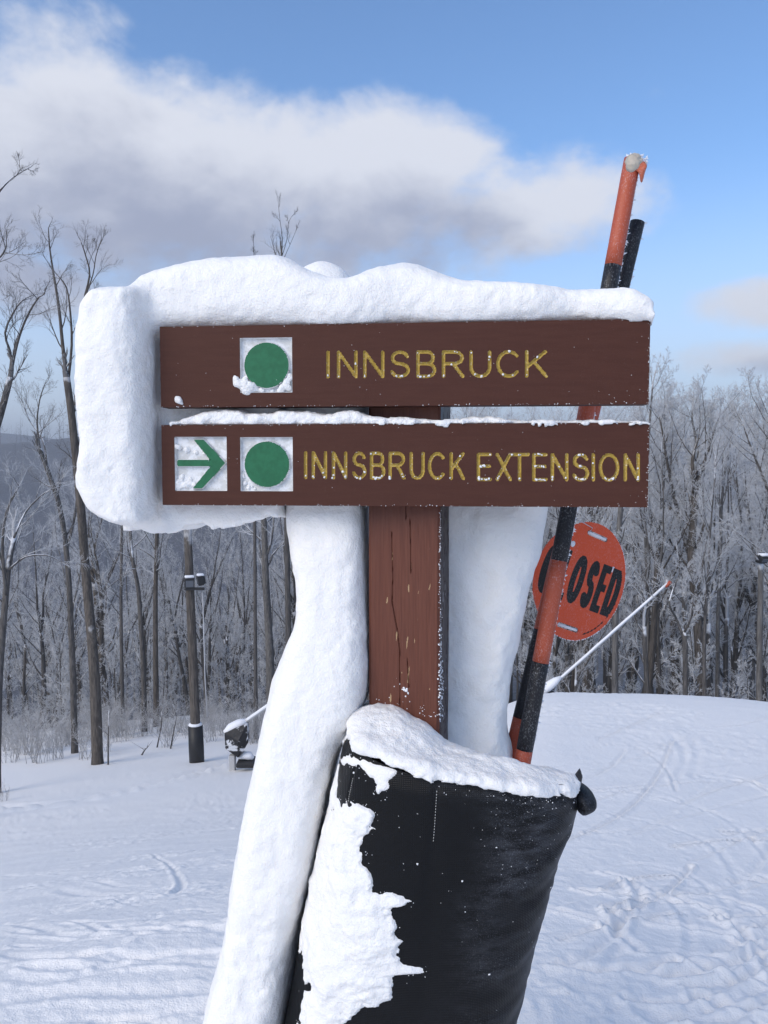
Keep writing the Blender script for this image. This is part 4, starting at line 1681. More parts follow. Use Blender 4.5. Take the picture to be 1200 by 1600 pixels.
# ------------------------------------------------------------------ round CLOSED sign
def build_closed():
    c = P(911, 909, 1.75)
    lean = R(8); yaw = R(31)
    maj = Vector((math.sin(lean), 0, math.cos(lean)))
    mn = Vector((math.cos(lean) * math.cos(yaw), math.sin(yaw), -math.sin(lean) * math.cos(yaw)))
    mn = (mn - maj * mn.dot(maj)).normalized()
    nrm = mn.cross(maj)            # towards back or front
    if nrm.y > 0: nrm = -nrm       # faces the viewer
    rad = 94.5 / F_PX * 1.75
    phi = R(12.8)
    e1 = mn * math.cos(phi) - maj * math.sin(phi)
    e2 = maj * math.cos(phi) + mn * math.sin(phi)
    th = empty('closed_sign', c)
    tag(th, 'round orange plastic sign reading CLOSED hanging behind the striped poles', 'sign')
    st = rad / 88
    g = np.arange(-92, 93) * st
    U, V = np.meshgrid(g, g, indexing='ij')
    outer = np.hypot(U, V) - rad
    regions, kinds = [], []
    for (cu, cv) in ((.60, .38), (-.60, -.38), (-.48, .52)):
        regions.append((np.hypot(U - cu * rad, V - cv * rad) - .055 * rad, None)); kinds.append('hole')
    for cv in (.80, -.80):
        regions.append((seg_dist(U, V, [(-.22 * rad, cv * rad), (.22 * rad, cv * rad)]) - .04 * rad, None)); kinds.append('slot')
    xs = [(-.92, -.62), (-.58, -.34), (-.31, .01), (.05, .31), (.35, .58), (.62, .93)]
    hw = .065 * rad
    for ch, (a, b) in zip('CLOSED', xs):
        d = np.full(U.shape, 1e3)
        for s in stroke_letter(ch):
            q = [((a + (b - a) * x) * rad * .98 + (hw if x < .5 else -hw), (-.35 + .70 * y) * rad) for x, y in s] if ch != 'S' else \
                [((a + hw / rad + (b - a - 2 * hw / rad) * x) * rad * .98, (-.35 + .70 * y) * rad) for x, y in s]
            if ch in 'COLED':
                q = [((a + hw / rad + (b - a - 2 * hw / rad) * x) * rad * .98, (-.35 + .70 * y) * rad) for x, y in s]
            for a_, b_ in zip(q[:-1], q[1:]):
                if ch in 'LED' and (abs(a_[0] - b_[0]) < 1e-6 or abs(a_[1] - b_[1]) < 1e-6):
                    d = np.minimum(d, np.maximum(np.abs(U - (a_[0] + b_[0]) / 2) - abs(a_[0] - b_[0]) / 2, np.abs(V - (a_[1] + b_[1]) / 2) - abs(a_[1] - b_[1]) / 2))
                else:
                    d = np.minimum(d, seg_dist(U, V, [a_, b_]))
        regions.append((d - hw, None)); kinds.append('letter')
    # fine print: unreadable little marks along the lower rim
    fine = np.full(U.shape, 1e3)
    for k in range(34):
        if k in (19, 20, 24, 27): continue
        a = R(-66 + k * 1.75)
        p = (.91 * rad * math.cos(a), .91 * rad * math.sin(a))
        fine = np.minimum(fine, np.hypot(U - p[0], V - p[1]) - .014 * rad * (1 + .3 * ((k * 7) % 3 - 1)))
    regions.append((fine, None)); kinds.append('fine_print')
    regions.append((-outer, None)); kinds.append('out')
    U2, V2, dep, qid = relief(U, V, regions)
    n = U.shape[0]
    bend = .10 * rad * sstep(.35 * rad, 1.0 * rad, -U2) ** 1.5
    def pts(off):
        o_ = -off + 0 * U2
        return (np.array(c)[None] + U2.reshape(-1, 1) * np.array(e1) + V2.reshape(-1, 1) * np.array(e2) - (bend.reshape(-1, 1) + off) * np.array(nrm))
    front, back = pts(0), pts(.0025)
    i = np.arange(n - 1)[:, None]; j = np.arange(n - 1)[None]
    Q = np.stack(np.broadcast_arrays(i * n + j, (i + 1) * n + j, (i + 1) * n + j + 1, i * n + j + 1), -1)
    for k, kd in enumerate(kinds):
        if kd in ('letter', 'fine_print'):
            f = Q[qid == k]
            if len(f): sub_mesh(kd, front, f, M['disc_black'], th)
    keep = (qid == -1)
    solid = keep | np.isin(qid, [k for k, kd in enumerate(kinds) if kd in ('letter', 'fine_print')])
    # rim walls between solid and open cells
    walls = []
    N2 = n * n
    sp = np.pad(solid, 1)
    for (di, dj, a, b) in ((-1, 0, (0, 0), (0, 1)), (1, 0, (1, 0), (1, 1)), (0, -1, (0, 0), (1, 0)), (0, 1, (0, 1), (1, 1))):
        m = solid & ~sp[1 + di:sp.shape[0] - 1 + di, 1 + dj:sp.shape[1] - 1 + dj]
        e = np.argwhere(m)
        va = (e[:, 0] + a[0]) * n + e[:, 1] + a[1]; vb = (e[:, 0] + b[0]) * n + e[:, 1] + b[1]
        walls.append(np.stack([va, vb, vb + N2, va + N2], 1))
    q = np.concatenate([Q[keep], Q[solid][:, ::-1] + N2] + walls)
    vv = np.concatenate([front, back])
    used, inv = np.unique(q.ravel(), return_inverse=True)
    link('disc', mesh_np('disc', vv[used], inv.reshape(-1, 4), False, [M['disc']]), th)
    # rime round the rim
    mb = MB()
    for k in range(210):
        a = R(random.uniform(-125, 70))
        d = e1 * math.cos(a) + e2 * math.sin(a)
        p = c + d * (rad - .0008)
        mb.tube([p, p + d * random.uniform(.001, .0035) + Vector((0, 0, random.uniform(-.001, .001)))], [random.uniform(.0006, .0015), .0002], 4)
    mb.build('frost', M['frost'], th)
    # snow packed in slots and holes: they show pale in the photograph
    mb = MB()
    for (cu, cv) in ((.60, .38), (-.48, .52)):
        p = c + e1 * (cu * rad) + e2 * (cv * rad)
        mb = MB(); mb.tube([p - nrm * .0028, p - nrm * .0006], [.052 * rad, .05 * rad], 12)
        mb.build('packed_snow', M['frost'], th, True)
    for cv in (.80, -.80):
        a, b = c - e1 * (.21 * rad) + e2 * (cv * rad) - nrm * .002, c + e1 * (.21 * rad) + e2 * (cv * rad) - nrm * .002
        mb = MB(); mb.tube([a, (a + b) / 2, b], [.022 * rad, .025 * rad, .022 * rad], 8)
        mb.build('packed_snow', M['frost'], th, True)
    # wire tie from the upper slot to the pole
    mb = MB()
    a = c + e1 * (-.18 * rad) + e2 * (.80 * rad)
    mb.tube([a - nrm * .004, a + Vector((.002, -.006, .012)), P(893, 806, 1.60), P(872, 803, 1.575)], .0009, 6)
    mb.build('wire_tie', M['grey_metal'], th, True)


build_closed()


# ------------------------------------------------------------------ trees
def segs_mesh(S, n=3, seed=0):
    """S rows: p0(3) p1(3) r0 r1 -> prisms of n sides"""
    S = np.asarray(S, float)
    p0, p1, r0, r1 = S[:, :3], S[:, 3:6], S[:, 6], S[:, 7]
    d = p1 - p0
    d /= np.maximum(np.linalg.norm(d, axis=1, keepdims=True), 1e-9)
    ref = np.where(np.abs(d[:, 2:3]) > .9, np.array([[1., 0, 0]]), np.array([[0, 0, 1.]]))
    e1 = np.cross(d, ref); e1 /= np.linalg.norm(e1, axis=1, keepdims=True)
    e2 = np.cross(e1, d)
    a0 = 0 if n != 3 else np.pi / 2
    vs = []
    for (p, r) in ((p0, r0), (p1, r1)):
        for k in range(n):
            a = a0 + 2 * np.pi * k / n
            vs.append(p + (e1 * np.cos(a) + e2 * np.sin(a)) * r[:, None])
    v = np.stack(vs, 1)
    m = len(S)
    b = (np.arange(m) * 2 * n)[:, None]
    q = np.concatenate([b + np.array([[k, (k + 1) % n, n + (k + 1) % n, n + k]]) for k in range(n)])
    return v.reshape(-1, 3), q


def cone_mesh(S):
    """tips: slender three sided points"""
    v, q = segs_mesh(S, 3)
    v = v.reshape(-1, 6, 3)
    p1 = np.asarray(S)[:, None, 3:6]
    v = np.concatenate([v[:, :3], p1], 1)
    b = (np.arange(len(v)) * 4)[:, None]
    return v.reshape(-1, 3), np.concatenate([b + np.array([[0, 1, 3]]), b + np.array([[1, 2, 3]]), b + np.array([[2, 0, 3]])])


def rnd_dir(rg, d, spread):
    v = Vector(rg.normal(0, 1, 3))
    v = (v - d * v.dot(d))
    if v.length < 1e-4: v = Vector((1, 0, 0))
    v.normalize()
    return (d * math.cos(spread) + v * math.sin(spread)).normalized()


def branch(rg, out, p, d, length, r0, level, spec):
    """one branch and its offspring; spec[level] = (segments, children, child length factor, angle, wobble, lift)"""
    nseg, nch, cl, ang, wob, lift = spec[level]
    pts = [p]; dirs = [d]; rr = [r0]
    for k in range(nseg):
        d = (d + Vector(rg.normal(0, wob, 3)) + Vector((0, 0, lift))).normalized()
        p = p + d * (length / nseg)
        pts.append(p); dirs.append(d); rr.append(r0 * (1 - .78 * (k + 1) / nseg))
    for k in range(nseg):
        out[min(level, 3)].append((*pts[k], *pts[k + 1], rr[k], rr[k + 1]))
    if level + 1 < len(spec):
        for c in range(nch):
            t = .22 + .78 * (c + rg.random()) / nch
            i = min(int(t * nseg), nseg - 1)
            f = t * nseg - i
            q = pts[i] + (pts[i + 1] - pts[i]) * f
            dd = rnd_dir(rg, dirs[i + 1], ang * rg.uniform(.7, 1.25))
            branch(rg, out, q, dd, length * cl * rg.uniform(.6, 1.2) * (1.15 - .5 * t), max(rr[i] * .55, .0035), level + 1, spec)


SPEC_FROST = [(5, 8, .42, .62, .10, .10), (4, 8, .42, .72, .13, .07), (2, 12, .46, .78, .16, .06), (1, 0, 0, 0, .1, 0)]
SPEC_BARE = [(6, 6, .55, .60, .15, .10), (4, 5, .60, .62, .17, .09), (3, 4, .60, .6, .2, .07), (2, 0, 0, 0, .16, .03)]
SPEC_FAR = [(3, 5, .45, .8, .1, .05), (2, 4, .5, .8, .15, .05), (1, 0, 0, 0, .1, 0)]


def trunk_tube(mb, pts, rad, n=9):
    mb.tube(pts, rad, n)


def grow_tree(seed, H, r, crown_from=.4, nlimb=20, spread=.8, limb_len=.28, spec=SPEC_FROST, lean=.04, fork=True, bark='bark', twig='twig_frost', tw=1.0):
    """a tree at the origin; returns trunk mesh, crown mesh"""
    rg = np.random.default_rng(seed)
    out = [[], [], [], []]
    mb = MB()
    leaders = []
    p = Vector((0, 0, -.5)); d = Vector((rg.normal(0, lean), rg.normal(0, lean), 1)).normalized()
    fk = rg.uniform(.42, .62) * H if fork else H * .96
    pts = [p]; rr = [r * 1.35]
    n = 9
    for k in range(n):
        d = (d + Vector((rg.normal(0, .035), rg.normal(0, .035), .05))).normalized()
        p = p + d * ((fk + .5) / n)
        pts.append(p); rr.append(r * (1 - (.42 if fork else .92) * (k + 1) / n))
    rr[1] = r * 1.08
    mb.tube(pts, rr, 10)
    leaders.append((pts, rr))
    if fork:
        for k in range(rg.integers(2, 4)):
            q = pts[-1] - Vector((0, 0, .1)); d2 = rnd_dir(rg, d, rg.uniform(.18, .42))
            lp, lr = [q], [rr[-1] * .85]
            m_ = 8
            LL = (H - fk) * rg.uniform(.78, 1.0)
            for j in range(m_):
                d2 = (d2 + Vector((rg.normal(0, .08), rg.normal(0, .08), .09))).normalized()
                q = q + d2 * (LL / m_)
                lp.append(q); lr.append(rr[-1] * .85 * (1 - .9 * (j + 1) / m_))
            mb.tube(lp, lr, 7)
            leaders.append((lp, lr))
    tot = nlimb
    for li, (lp, lr) in enumerate(leaders):
        k_n = max(3, int(tot * (.30 if (fork and li == 0) else (.70 / max(1, len(leaders) - 1) if fork else 1))))
        for k in range(k_n):
            t0 = crown_from if li == 0 else .08
            t = t0 + (1 - t0) * (k + rg.random()) / k_n
            i = min(int(t * (len(lp) - 1)), len(lp) - 2); f = t * (len(lp) - 1) - i
            q = lp[i] + (lp[i + 1] - lp[i]) * f
            dd = rnd_dir(rg, (lp[i + 1] - lp[i]).normalized(), spread * rg.uniform(.7, 1.25))
            LL = H * limb_len * rg.uniform(.55, 1.1) * (1.1 - .45 * (q.z / H))
            branch(rg, out, q, dd, LL, max(.012, lr[i] * .42), 0, spec)
        # the leader's own tip carries on as a branch
        branch(rg, out, lp[-1], (lp[-1] - lp[-2]).normalized(), H * .12, max(lr[-1], .01), 1, spec)
    return mb, out


def tree_meshes(name, mb, out, bark, twig, tw=1.0):
    tm = mesh_np('trunk', np.array([tuple(v) for v in mb.v]), [np.array(mb.q), np.array(mb.t)], True, [M[bark]])
    vs, qs, mi, off = [], [], [], 0
    for lv, S in enumerate(out):
        if not S: continue
        S = np.array(S)
        if lv >= 2: S[:, 6:8] *= tw
        v, q = segs_mesh(S, 5 if lv == 0 else 4 if lv == 1 else 3) if lv < 3 else cone_mesh(S)
        vs.append(v); qs.append(q + off); mi.append(np.full(len(q), 0 if lv < 1 else 1)); off += len(v)
    q4 = [q for q in qs if q.shape[1] == 4]; q3 = [q for q in qs if q.shape[1] == 3]
    fs = [np.concatenate(q4)] + ([np.concatenate(q3)] if q3 else [])
    mi = [m for m, q in zip(mi, qs) if q.shape[1] == 4] + [m for m, q in zip(mi, qs) if q.shape[1] == 3]
    cm = mesh_np('crown', np.concatenate(vs), fs, True, [M[bark], M[twig]], np.concatenate(mi))
    return tm, cm


def place_tree(name, tm, cm, x, y, rot, sc, label, group, sink=0.0, z=None):
    e = empty(name, (x, y, (tz(x, y) if z is None else z) - sink))
    tag(e, label, 'tree', group)
    e.rotation_euler = (0, 0, rot)
    e.scale = (sc, sc, sc)
    for nm, me in (('trunk', tm), ('crown', cm)):
        o = bpy.data.objects.new(nm, me)
        COL.objects.link(o)
        o.parent = e
    return e


PROTO = []
for k in range(9):
    H = 13.5
    mb, out = grow_tree(100 + k, H, (.15, .12, .19, .14, .11, .17, .13, .21, .10)[k], (.50, .52, .45, .58, .48, .55, .45, .5, .42)[k], (17, 15, 20, 15, 15, 18, 14, 20, 13)[k], .68, (.25, .22, .27, .22, .2, .25, .2, .27, .18)[k], SPEC_FROST,
                        fork=(k % 3 != 1))
    PROTO.append(tree_meshes('forest', mb, out, ('bark', 'bark', 'bark_brown', 'bark', 'bark_grey', 'bark', 'bark', 'bark_brown', 'bark_grey')[k], 'twig_frost', 1.1))

# understorey: slim saplings that fill the lower wood with fine frosted twigs
SAP = []
for k in range(4):
    mb, out = grow_tree(300 + k, 6.0, .045, .08, 17, .9, .30, SPEC_FROST, fork=False)
    SAP.append(tree_meshes('sapling', mb, out, 'bark', 'twig_frost', 1.6))


def px_tree(name, Y, paths, label, bark='bark', twig='twig_dark', spec=SPEC_BARE, seed=1, limb=(.35, 12, 2.6), group=None, rad=None, jitter=.25, sag=None, tw=1.0):
    """a tree whose stems follow what the photograph shows, standing Y metres away.
    paths: list of (pixel points, r0, r1, first fraction that carries limbs, limb count, limb length)"""
    rg = np.random.default_rng(seed)
    base = P(*paths[0][0][0], Y)
    bz = tz(base.x, base.y)
    e = empty(name, (base.x, base.y, bz - .1))
    tag(e, label, 'tree', group)
    off = Vector((base.x, base.y, bz - .1))
    mb = MB(); out = [[], [], [], []]
    for pi, (pp, r0, r1, f0, nl, ll) in enumerate(paths):
        pts = []
        dy = 0
        for i, p in enumerate(pp):
            if i: dy += rg.normal(0, jitter)
            pts.append(P(p[0], p[1], Y + dy * (1 if i else 0)) - off)
        if pi == 0:
            pts[0] = Vector((pts[0].x, pts[0].y, min(pts[0].z, -.2)))
        # densify (Catmull-Rom)
        dn = []
        for i in range(len(pts) - 1):
            a, b_, c_, d_ = pts[max(i - 1, 0)], pts[i], pts[i + 1], pts[min(i + 2, len(pts) - 1)]
            for k in range(3):
                t = k / 3
                dn.append(.5 * (2 * b_ + (c_ - a) * t + (2 * a - 5 * b_ + 4 * c_ - d_) * t * t + (3 * b_ - a - 3 * c_ + d_) * t ** 3))
        dn.append(pts[-1])
        n = len(dn)
        r0, r1 = r0 * .68, r1 * .8
        rr = [r0 + (r1 - r0) * (k / (n - 1)) ** .8 for k in range(n)]
        if pi == 0:
            rr[0] = r0 * 1.25
        mb.tube(dn, rr, 10 if r0 > .08 else 7)
        for k in range(nl):
            t = f0 + (1 - f0) * (k + rg.random()) / max(nl, 1)
            i = min(int(t * (n - 1)), n - 2); f = t * (n - 1) - i
            q = dn[i] + (dn[i + 1] - dn[i]) * f
            dd = rnd_dir(rg, (dn[i + 1] - dn[i]).normalized(), rg.uniform(.45, 1.0))
            branch(rg, out, q, dd, ll * rg.uniform(.5, 1.15) * (1.15 - .6 * t), max(rr[i] * .42, .010), 0, spec)
        if nl:
            branch(rg, out, dn[-1], (dn[-1] - dn[-2]).normalized(), ll * .35, max(r1, .008), 1, spec)
    tm, cm = tree_meshes(name, mb, out, bark, twig, tw) if any(out) else (None, None)
    for nm, me in (('trunk', tm), ('crown', cm)):
        if me is None: continue
        o = bpy.data.objects.new(nm, me); COL.objects.link(o); o.parent = e
    return e


YL = 25.0
px_tree('bare_tree', YL, [
    ([(152, 1178), (150, 1110), (146, 1030), (139, 950), (132, 870), (127, 800), (120, 730), (112, 650), (104, 590)], .27, .13, .55, 4, 2.2),
    ([(104, 590), (98, 540), (92, 480), (84, 430), (78, 390), (76, 362)], .10, .02, .1, 6, 1.7),
    ([(106, 600), (112, 540), (110, 490), (104, 450), (90, 430)], .07, .02, .2, 4, 1.3),
    ([(122, 750), (128, 650), (130, 560), (130, 480), (140, 430), (134, 400), (126, 376)], .10, .016, .45, 5, 1.4),
    ([(131, 470), (145, 430), (150, 400), (158, 376)], .035, .012, .2, 4, 1.0),
], 'tall dark bare tree with a forked crown just left of the snow block', 'bark_brown', seed=4, tw=.9)
px_tree('bare_tree', 28.0, [
    ([(116, 1140), (114, 1060), (111, 980), (107, 900), (100, 830), (90, 780), (74, 735), (62, 700)], .17, .08, .5, 4, 1.8),
    ([(62, 700), (58, 660), (62, 625), (70, 600)], .06, .015, .0, 7, 1.6),
    ([(74, 735), (68, 690), (48, 660), (36, 630)], .05, .015, .2, 6, 1.5),
    ([(104, 860), (118, 800), (122, 740), (120, 700)], .08, .03, .2, 3, 1.5),
], 'slim bare tree with a fine twiggy crown left of the tall forked tree', 'bark', seed=8, tw=.9)
px_tree('bare_tree', 21.0, [
    ([(-8, 1165), (-2, 1080), (4, 990), (10, 920), (14, 880), (22, 840)], .15, .085, .5, 5, 2.6),
    ([(22, 840), (40, 800), (70, 770), (95, 760)], .05, .015, .1, 6, 1.8),
    ([(14, 890), (40, 870), (75, 868), (98, 880)], .05, .012, .1, 5, 1.4),
    ([(10, 930), (4, 860), (10, 800), (30, 760)], .08, .02, .3, 5, 1.6),
], 'snow lined tree with low spreading limbs at the left edge of the slope', 'bark', 'twig_frost', seed=12, tw=.85)
px_tree('bare_tree', 17.0, [
    ([(-95, 1260), (-80, 1050), (-60, 850), (-25, 730), (0, 650), (16, 590)], .17, .075, .75, 2, 1.6),
    ([(16, 590), (26, 540), (40, 500), (58, 468), (66, 462)], .055, .012, .1, 5, 1.3),
    ([(10, 610), (18, 560), (8, 520), (26, 480), (40, 466)], .05, .015, .2, 4, 1.1),
    ([(-60, 850), (-50, 650), (-40, 480), (-20, 420), (2, 400), (10, 385)], .08, .015, .5, 6, 1.3),
    ([(-45, 560), (-40, 420), (-25, 340), (0, 298), (22, 276), (46, 262)], .08, .008, .6, 3, .7),
], 'dark bare tree reaching in from beyond the left edge of the picture', 'bark', seed=15, tw=.9)
px_tree('bare_tree', 33.0, [
    ([(226, 1128), (224, 1050), (220, 980), (216, 920), (208, 880), (204, 840), (202, 790), (198, 700), (196, 600)], .17, .05, .35, 12, 2.6)],
    'wavy dark trunk standing left of the light pole', 'bark', 'twig_frost', seed=18)
px_tree('bare_tree', 35.0, [
    ([(244, 1110), (243, 1020), (243, 930), (245, 850), (246, 780), (248, 640)], .20, .07, .4, 12, 2.6)],
    'straight brown trunk between the wavy trunk and the light pole', 'bark_brown', 'twig_frost', seed=19)
px_tree('bare_tree', 34.0, [
    ([(192, 1115), (190, 1030), (189, 940), (190, 860), (192, 720)], .13, .06, .4, 10, 2.2)],
    'thin dark straight trunk right of the tall forked tree', 'bark', 'twig_frost', seed=20)
px_tree('bare_tree', 33.0, [
    ([(424, 1110), (422, 1040), (419, 970), (415, 900), (413, 830), (411, 780), (408, 650)], .30, .12, .45, 12, 2.8)],
    'stout grey trunk beside the left edge of the snow pillar', 'bark_grey', 'twig_frost', seed=21)
px_tree('bare_tree', 30.0, [
    ([(452, 1150), (450, 950), (446, 700), (443, 520), (442, 440), (440, 400)], .2, .05, .6, 5, 2.0),
    ([(440, 405), (441, 372), (437, 340), (434, 308)], .028, .006, .1, 3, .7),
    ([(440, 402), (448, 375), (452, 345), (462, 332)], .022, .005, .3, 3, .6),
    ([(443, 405), (455, 378), (466, 352)], .018, .005, .3, 2, .5),
], 'dark twig tips of a tree showing above the snow cap', 'bark', seed=24, tw=.8, jitter=.1)
px_tree('bare_tree', 29.0, [
    ([(400, 1150), (398, 800), (399, 500), (398, 430), (396, 376)], .12, .006, .7, 5, .6)],
    'single thin tree tip poking up left of the cap twigs', 'bark', seed=25, tw=.8, jitter=.1)
# right of the sign
px_tree('frosted_tree', 24.0, [
    ([(1094, 1180), (1094, 1080), (1092, 1000), (1086, 930), (1080, 870), (1084, 810), (1086, 760)], .25, .12, .5, 6, 2.4),
    ([(1082, 880), (1066, 830), (1052, 770), (1042, 720), (1036, 680), (1030, 650)], .12, .02, .2, 9, 2.2),
    ([(1086, 770), (1082, 720), (1088, 690), (1082, 660), (1082, 640)], .10, .02, .1, 10, 2.2),
    ([(1086, 770), (1104, 710), (1114, 680), (1124, 650)], .09, .02, .1, 9, 2.2),
    ([(1080, 870), (1100, 820), (1098, 760), (1106, 700)], .08, .02, .2, 7, 2.0),
    ([(1084, 900), (1050, 850), (1036, 830), (1000, 812)], .06, .015, .2, 6, 1.6),
], 'large brown forked tree with a broad frosted crown right of the CLOSED sign', 'bark_brown', 'twig_frost', SPEC_FROST, tw=1.05, seed=31)
px_tree('frosted_tree', 20.0, [
    ([(1072, 1140), (1071, 1060), (1070, 1000), (1066, 985)], .10, .08, 1, 0, 1.2),
    ([(1066, 990), (1056, 965), (1046, 945), (1052, 920), (1062, 895), (1058, 865)], .055, .012, .3, 5, .9),
    ([(1069, 988), (1080, 965), (1083, 935), (1092, 905)], .05, .012, .3, 5, .9),
], 'small dark twisted tree with a low fork in front of the frosted wood', 'bark', 'twig_frost', SPEC_BARE, seed=33, tw=.9)
px_tree('frosted_tree', 27.0, [
    ([(1120, 1180), (1121, 1060), (1122, 960), (1126, 870), (1128, 780), (1136, 720), (1142, 690)], .13, .03, .35, 14, 2.4)],
    'pale grey straight trunk right of the large forked tree', 'bark_grey', 'twig_frost', SPEC_FROST, tw=1.05, seed=34)
px_tree('frosted_tree', 25.0, [
    ([(1010, 1200), (1010, 1080), (1012, 940), (1008, 800), (1012, 720), (1016, 650), (1020, 600)], .13, .03, .4, 16, 2.4)],
    'tall frosted tree rising just past the right ends of the boards', 'bark_grey', 'twig_frost', SPEC_FROST, tw=1.05, seed=35)
px_tree('frosted_tree', 22.0, [
    ([(962, 1190), (961, 1060), (962, 950), (966, 850), (972, 760)], .15, .08, .5, 9, 2.0)],
    'light grey trunk standing directly behind the CLOSED sign', 'bark_grey', 'twig_frost', SPEC_FROST, tw=1.05, seed=36)
px_tree('frosted_tree', 22.0, [
    ([(1225, 1200), (1220, 1000), (1216, 860), (1218, 760), (1212, 700), (1204, 660)], .18, .03, .35, 18, 2.6),
    ([(1216, 800), (1190, 740), (1170, 690), (1160, 660)], .07, .015, .2, 8, 1.8)],
    'frosted tree with a rounded crown at the right edge of the picture', 'bark', 'twig_frost', SPEC_FROST, tw=1.05, seed=37)


# the wood: individuals, seen ones only
def forest():
    rg = np.random.default_rng(77)
    placed = []
    n = 0
    G = 'slender frosted trees standing in the wood beyond the slope'
    lab_l = 'slender frosted bare tree standing in the wood left of the sign'
    lab_r = 'slender frosted bare tree standing in the wood behind the snow crest'
    tries = 0
    while n < 245 and tries < 6000:
        tries += 1
        left = rg.random() < .42
        a = R(rg.uniform(-27, -1)) if left else R(rg.uniform(-1, 27))
        dmin = 39 if left else 21
        d = dmin + (rg.random() ** 1.5) * (62 if left else 62)
        x, y = d * math.sin(a), d * math.cos(a)
        if any((x - q[0]) ** 2 + (y - q[1]) ** 2 < 2.2 ** 2 for q in placed): continue
        placed.append((x, y))
        pk = int(rg.integers(0, len(PROTO)))
        tm, cm = PROTO[pk]
        bk = ('dark', 'dark', 'brown', 'dark', 'grey', 'dark', 'dark', 'brown', 'grey')[pk]
        zb = tz(x, y)
        if left:
            sc = rg.uniform(.6, 1.0)
        else:
            # the wood behind the crest tops out at an even line, a little above eye level
            top = y * rg.uniform(.015, .075) if d < 40 else y * rg.uniform(.03, .08)
            sc = min((top - zb) / 13.5, 1.75)
            if rg.random() < .25: sc *= .6
        place_tree('forest_tree', tm, cm, x, y, rg.uniform(0, 6.28), sc, (lab_l if left else lab_r).replace('slender', 'slender ' + bk + ' barked'), G + (' left ' if left else ' right ') + bk, .1)
        n += 1
    m = 0
    while m < 46:
        left = rg.random() < .72
        a = R(rg.uniform(-27, -3)) if left else R(rg.uniform(3, 27))
        d = (37 if left else 19) + rg.random() * 26
        x, y = d * math.sin(a), d * math.cos(a)
        tm, cm = SAP[rg.integers(0, 4)]
        place_tree('frosted_sapling', tm, cm, x, y, rg.uniform(0, 6.28), rg.uniform(.5, 1.0) if left else rg.uniform(.6, 1.1),
                   'small frosted sapling under the trees of the wood ' + ('left of the sign' if left else 'behind the snow crest'),
                   'frosted saplings ' + ('left' if left else 'right'), .05)
        m += 1


forest()


def far_forest():
    """the wood on the far side of the valley: reads as one mass"""
    rg = np.random.default_rng(5)
    protos = []
    for k in range(5):
        mb, out = grow_tree(500 + k, 13, .16, .25, 9, .85, .24, SPEC_FAR, fork=False)
        S = np.concatenate([np.array(o) for o in out if o])
        S[:, 6:8] *= 3.0
        S[:, 6:8] *= 1.25
        v, q = cone_mesh(S)
        tv, tq = cone_mesh(np.array([(0, 0, -1, 0, 0, 12.5, .2, .02)]))
        protos.append((np.concatenate([v, tv]), np.concatenate([q, tq + len(v)])))
    pos = []
    for k in range(1400):
        a = R(rg.uniform(-31, 31))
        d = 92 * (1300 / 92.) ** (rg.random() ** .75)
        pos.append((d * math.sin(a), d * math.cos(a), d))
    pos = np.array(pos)
    z = terrain(pos[:, 0], pos[:, 1])
    vs, qs, off = [], [], 0
    for i, (x, y, d) in enumerate(pos):
        pv, pq = protos[rg.integers(0, 5)]
        s = rg.uniform(.75, 1.25) * (1 + d / 900.)
        if d > 170:      # farther off only a share of the twigs can be told apart
            keep = rg.choice(len(pq), int(len(pq) * .4), replace=False)
            pq = pq[keep]
        t = rg.uniform(0, 6.28)
        c, s_ = math.cos(t), math.sin(t)
        v = np.stack([(pv[:, 0] * c - pv[:, 1] * s_) * s + x, (pv[:, 0] * s_ + pv[:, 1] * c) * s + y, pv[:, 2] * s + z[i]], 1)
        vs.append(v); qs.append(pq + off); off += len(v)
    o = link('far_forest', mesh_np('far_forest', np.concatenate(vs), np.concatenate(qs), False, [M['far_wood']]))
    tag(o, kind='stuff')


far_forest()


